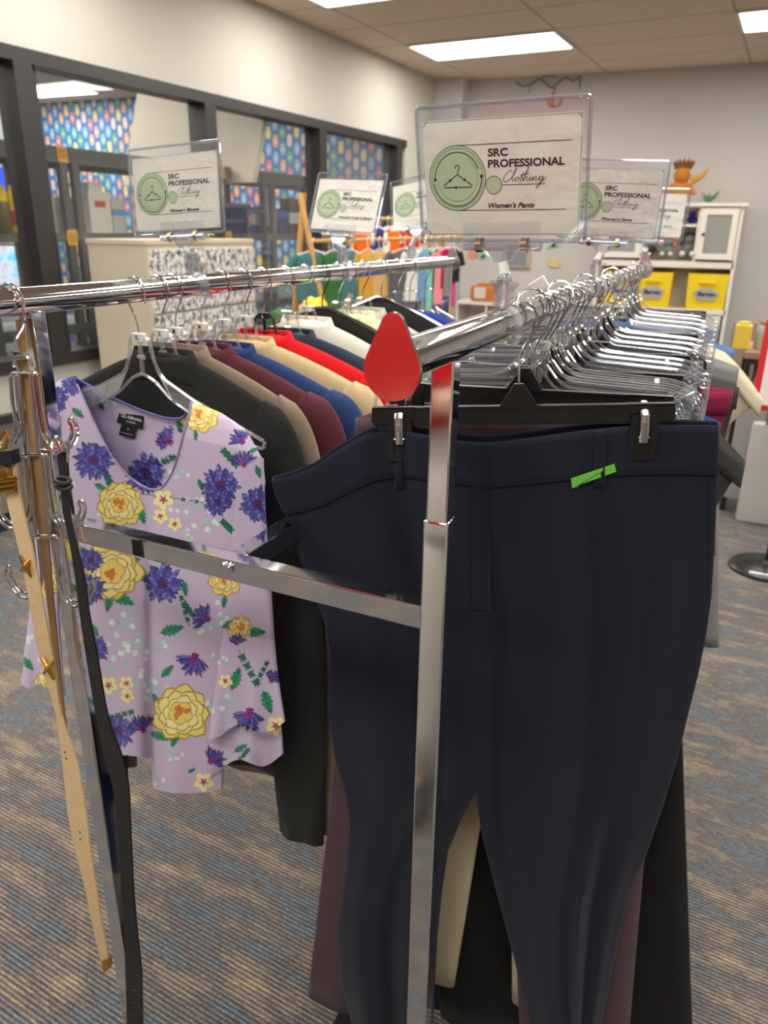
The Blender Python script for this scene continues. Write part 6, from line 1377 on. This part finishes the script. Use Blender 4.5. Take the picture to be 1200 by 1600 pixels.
# one continuous body: pelvis root
V = J_((0, 0, .95), (0, 0, 1.08), (0, -.01, 1.22), (0, -.01, 1.36), (0, .0, 1.44), (0, .015, 1.50), (0, .03, 1.60), (0, .02, 1.68),
       (-.17, -.01, 1.38), (-.22, .02, 1.12), (-.10, .20, 1.16), (-.02, .26, 1.18), (.17, -.01, 1.38), (.24, .04, 1.14), (.22, .26, 1.24), (.20, .33, 1.27),
       (-.10, 0, .90), (-.11, .01, .50), (-.12, -.01, .09), (-.12, .13, .04), (.10, 0, .90), (.11, .01, .50), (.12, -.01, .09), (.12, .13, .04))
Eg = [(0, 1), (1, 2), (2, 3), (3, 4), (4, 5), (5, 6), (6, 7), (3, 8), (8, 9), (9, 10), (10, 11), (3, 12), (12, 13), (13, 14), (14, 15), (0, 16), (16, 17), (17, 18), (18, 19), (0, 20), (20, 21), (21, 22), (22, 23)]
Rd = [(.15, .11), (.13, .10), (.14, .11), (.15, .11), .06, .055, (.075, .095), (.06, .08), .055, .042, .032, .028, .055, .042, .032, .028, .085, .06, .04, .035, .085, .06, .04, .035]
body_skin('body', V, Eg, Rd, skin, person)
redtop = cloth('red knit top', (206, 20, 28), scale=500, var=.05); pale = cloth('light grey-beige trousers', (222, 214, 202), scale=500, var=.05)
def ringz(c, a, b, n=32): return [(c[0] + a * math.cos(t), c[1] + b * math.sin(t), c[2]) for t in np.arange(n) * 2 * pi / n]
m = MB(); m.loft([ringz((0, -.005, z), a, b) for z, a, b in ((1.11, .195, .15), (1.15, .188, .148), (1.22, .19, .145), (1.32, .205, .14), (1.39, .20, .12), (1.43, .12, .09), (1.455, .07, .065))])
for s in (-1, 1):
    pts = [V[8 if s < 0 else 12], V[9 if s < 0 else 13], V[10 if s < 0 else 14]]; m.tube(smooth_path(pts, 5), np.linspace(.078, .048, 11), 16, cap=False)
m.build('red_top', redtop, person, local=True, solid=.003)
m = MB(); m.loft([ringz((0, 0, z), a, b) for z, a, b in ((1.14, .18, .14), (1.06, .175, .135), (.95, .185, .145), (.84, .19, .14), (.80, .17, .12))])
for s in (-1, 1): m.loft([ringz((s * x, 0, z), a, a) for z, a, x in ((.88, .10, .095), (.70, .092, .10), (.50, .078, .11), (.25, .070, .118), (.06, .072, .12))])
m.build('trousers', pale, person, local=True, solid=.003)
m = MB(); m.ball((0, .0, 1.645), .108, 20, (1, 1.12, 1.15)); m.ball((0, -.05, 1.56), .085, 16, (1.1, .8, 1.4)); m.build('hair', plain('brown hair', (70, 46, 32), .6), person, local=True)
for s in (-1, 1): MB().ball((s * .12, .07, .045), .05, 14, (1, 2.4, .85)).build('shoe', plain('dark shoe', (60, 58, 58), .6), person, local=True)
for s, P0 in ((-1, V[11]), (1, V[15])):   # hands: palm and five fingers, lightly closed
    hv = [P0, P0 + (0, .045, 0)]; he = [(0, 1)]; hr = [.024, .026]
    for k in range(4):
        b0 = P0 + np.array([(k - 1.5) * .018, .075, 0]); i = len(hv); hv += [b0, b0 + (0, .028, -.004), b0 + (0, .040, -.024), b0 + (0, .030, -.040)]; he += [(1, i), (i, i + 1), (i + 1, i + 2), (i + 2, i + 3)]; hr += [.010, .009, .008, .007]
    i = len(hv); hv += [P0 + (-s * .030, .03, .0), P0 + (-s * .045, .055, -.006), P0 + (-s * .035, .078, -.014)]; he += [(0, i), (i, i + 1), (i + 1, i + 2)]; hr += [.012, .010, .008]
    body_skin('hand', hv, he, hr, skin, person, 1)
for s in (-1, 1): MB().ball((s * .033, .118, 1.625), .010, 10).build('eye', plain('eye white', (236, 236, 236), .3), person, local=True)
m = MB(); m.tube([(0, .115, 1.625), (0, .135, 1.600), (0, .118, 1.592)], [.006, .011, .007], 8); m.build('nose', skin, person, local=True)
m = MB(); m.tube([(-.022, .115, 1.568), (0, .122, 1.566), (.022, .115, 1.568)], [.002, .005, .002], 8); m.build('mouth', plain('lips', (176, 96, 90), .5), person, local=True)
person.rotation_euler = (0, 0, -.5)
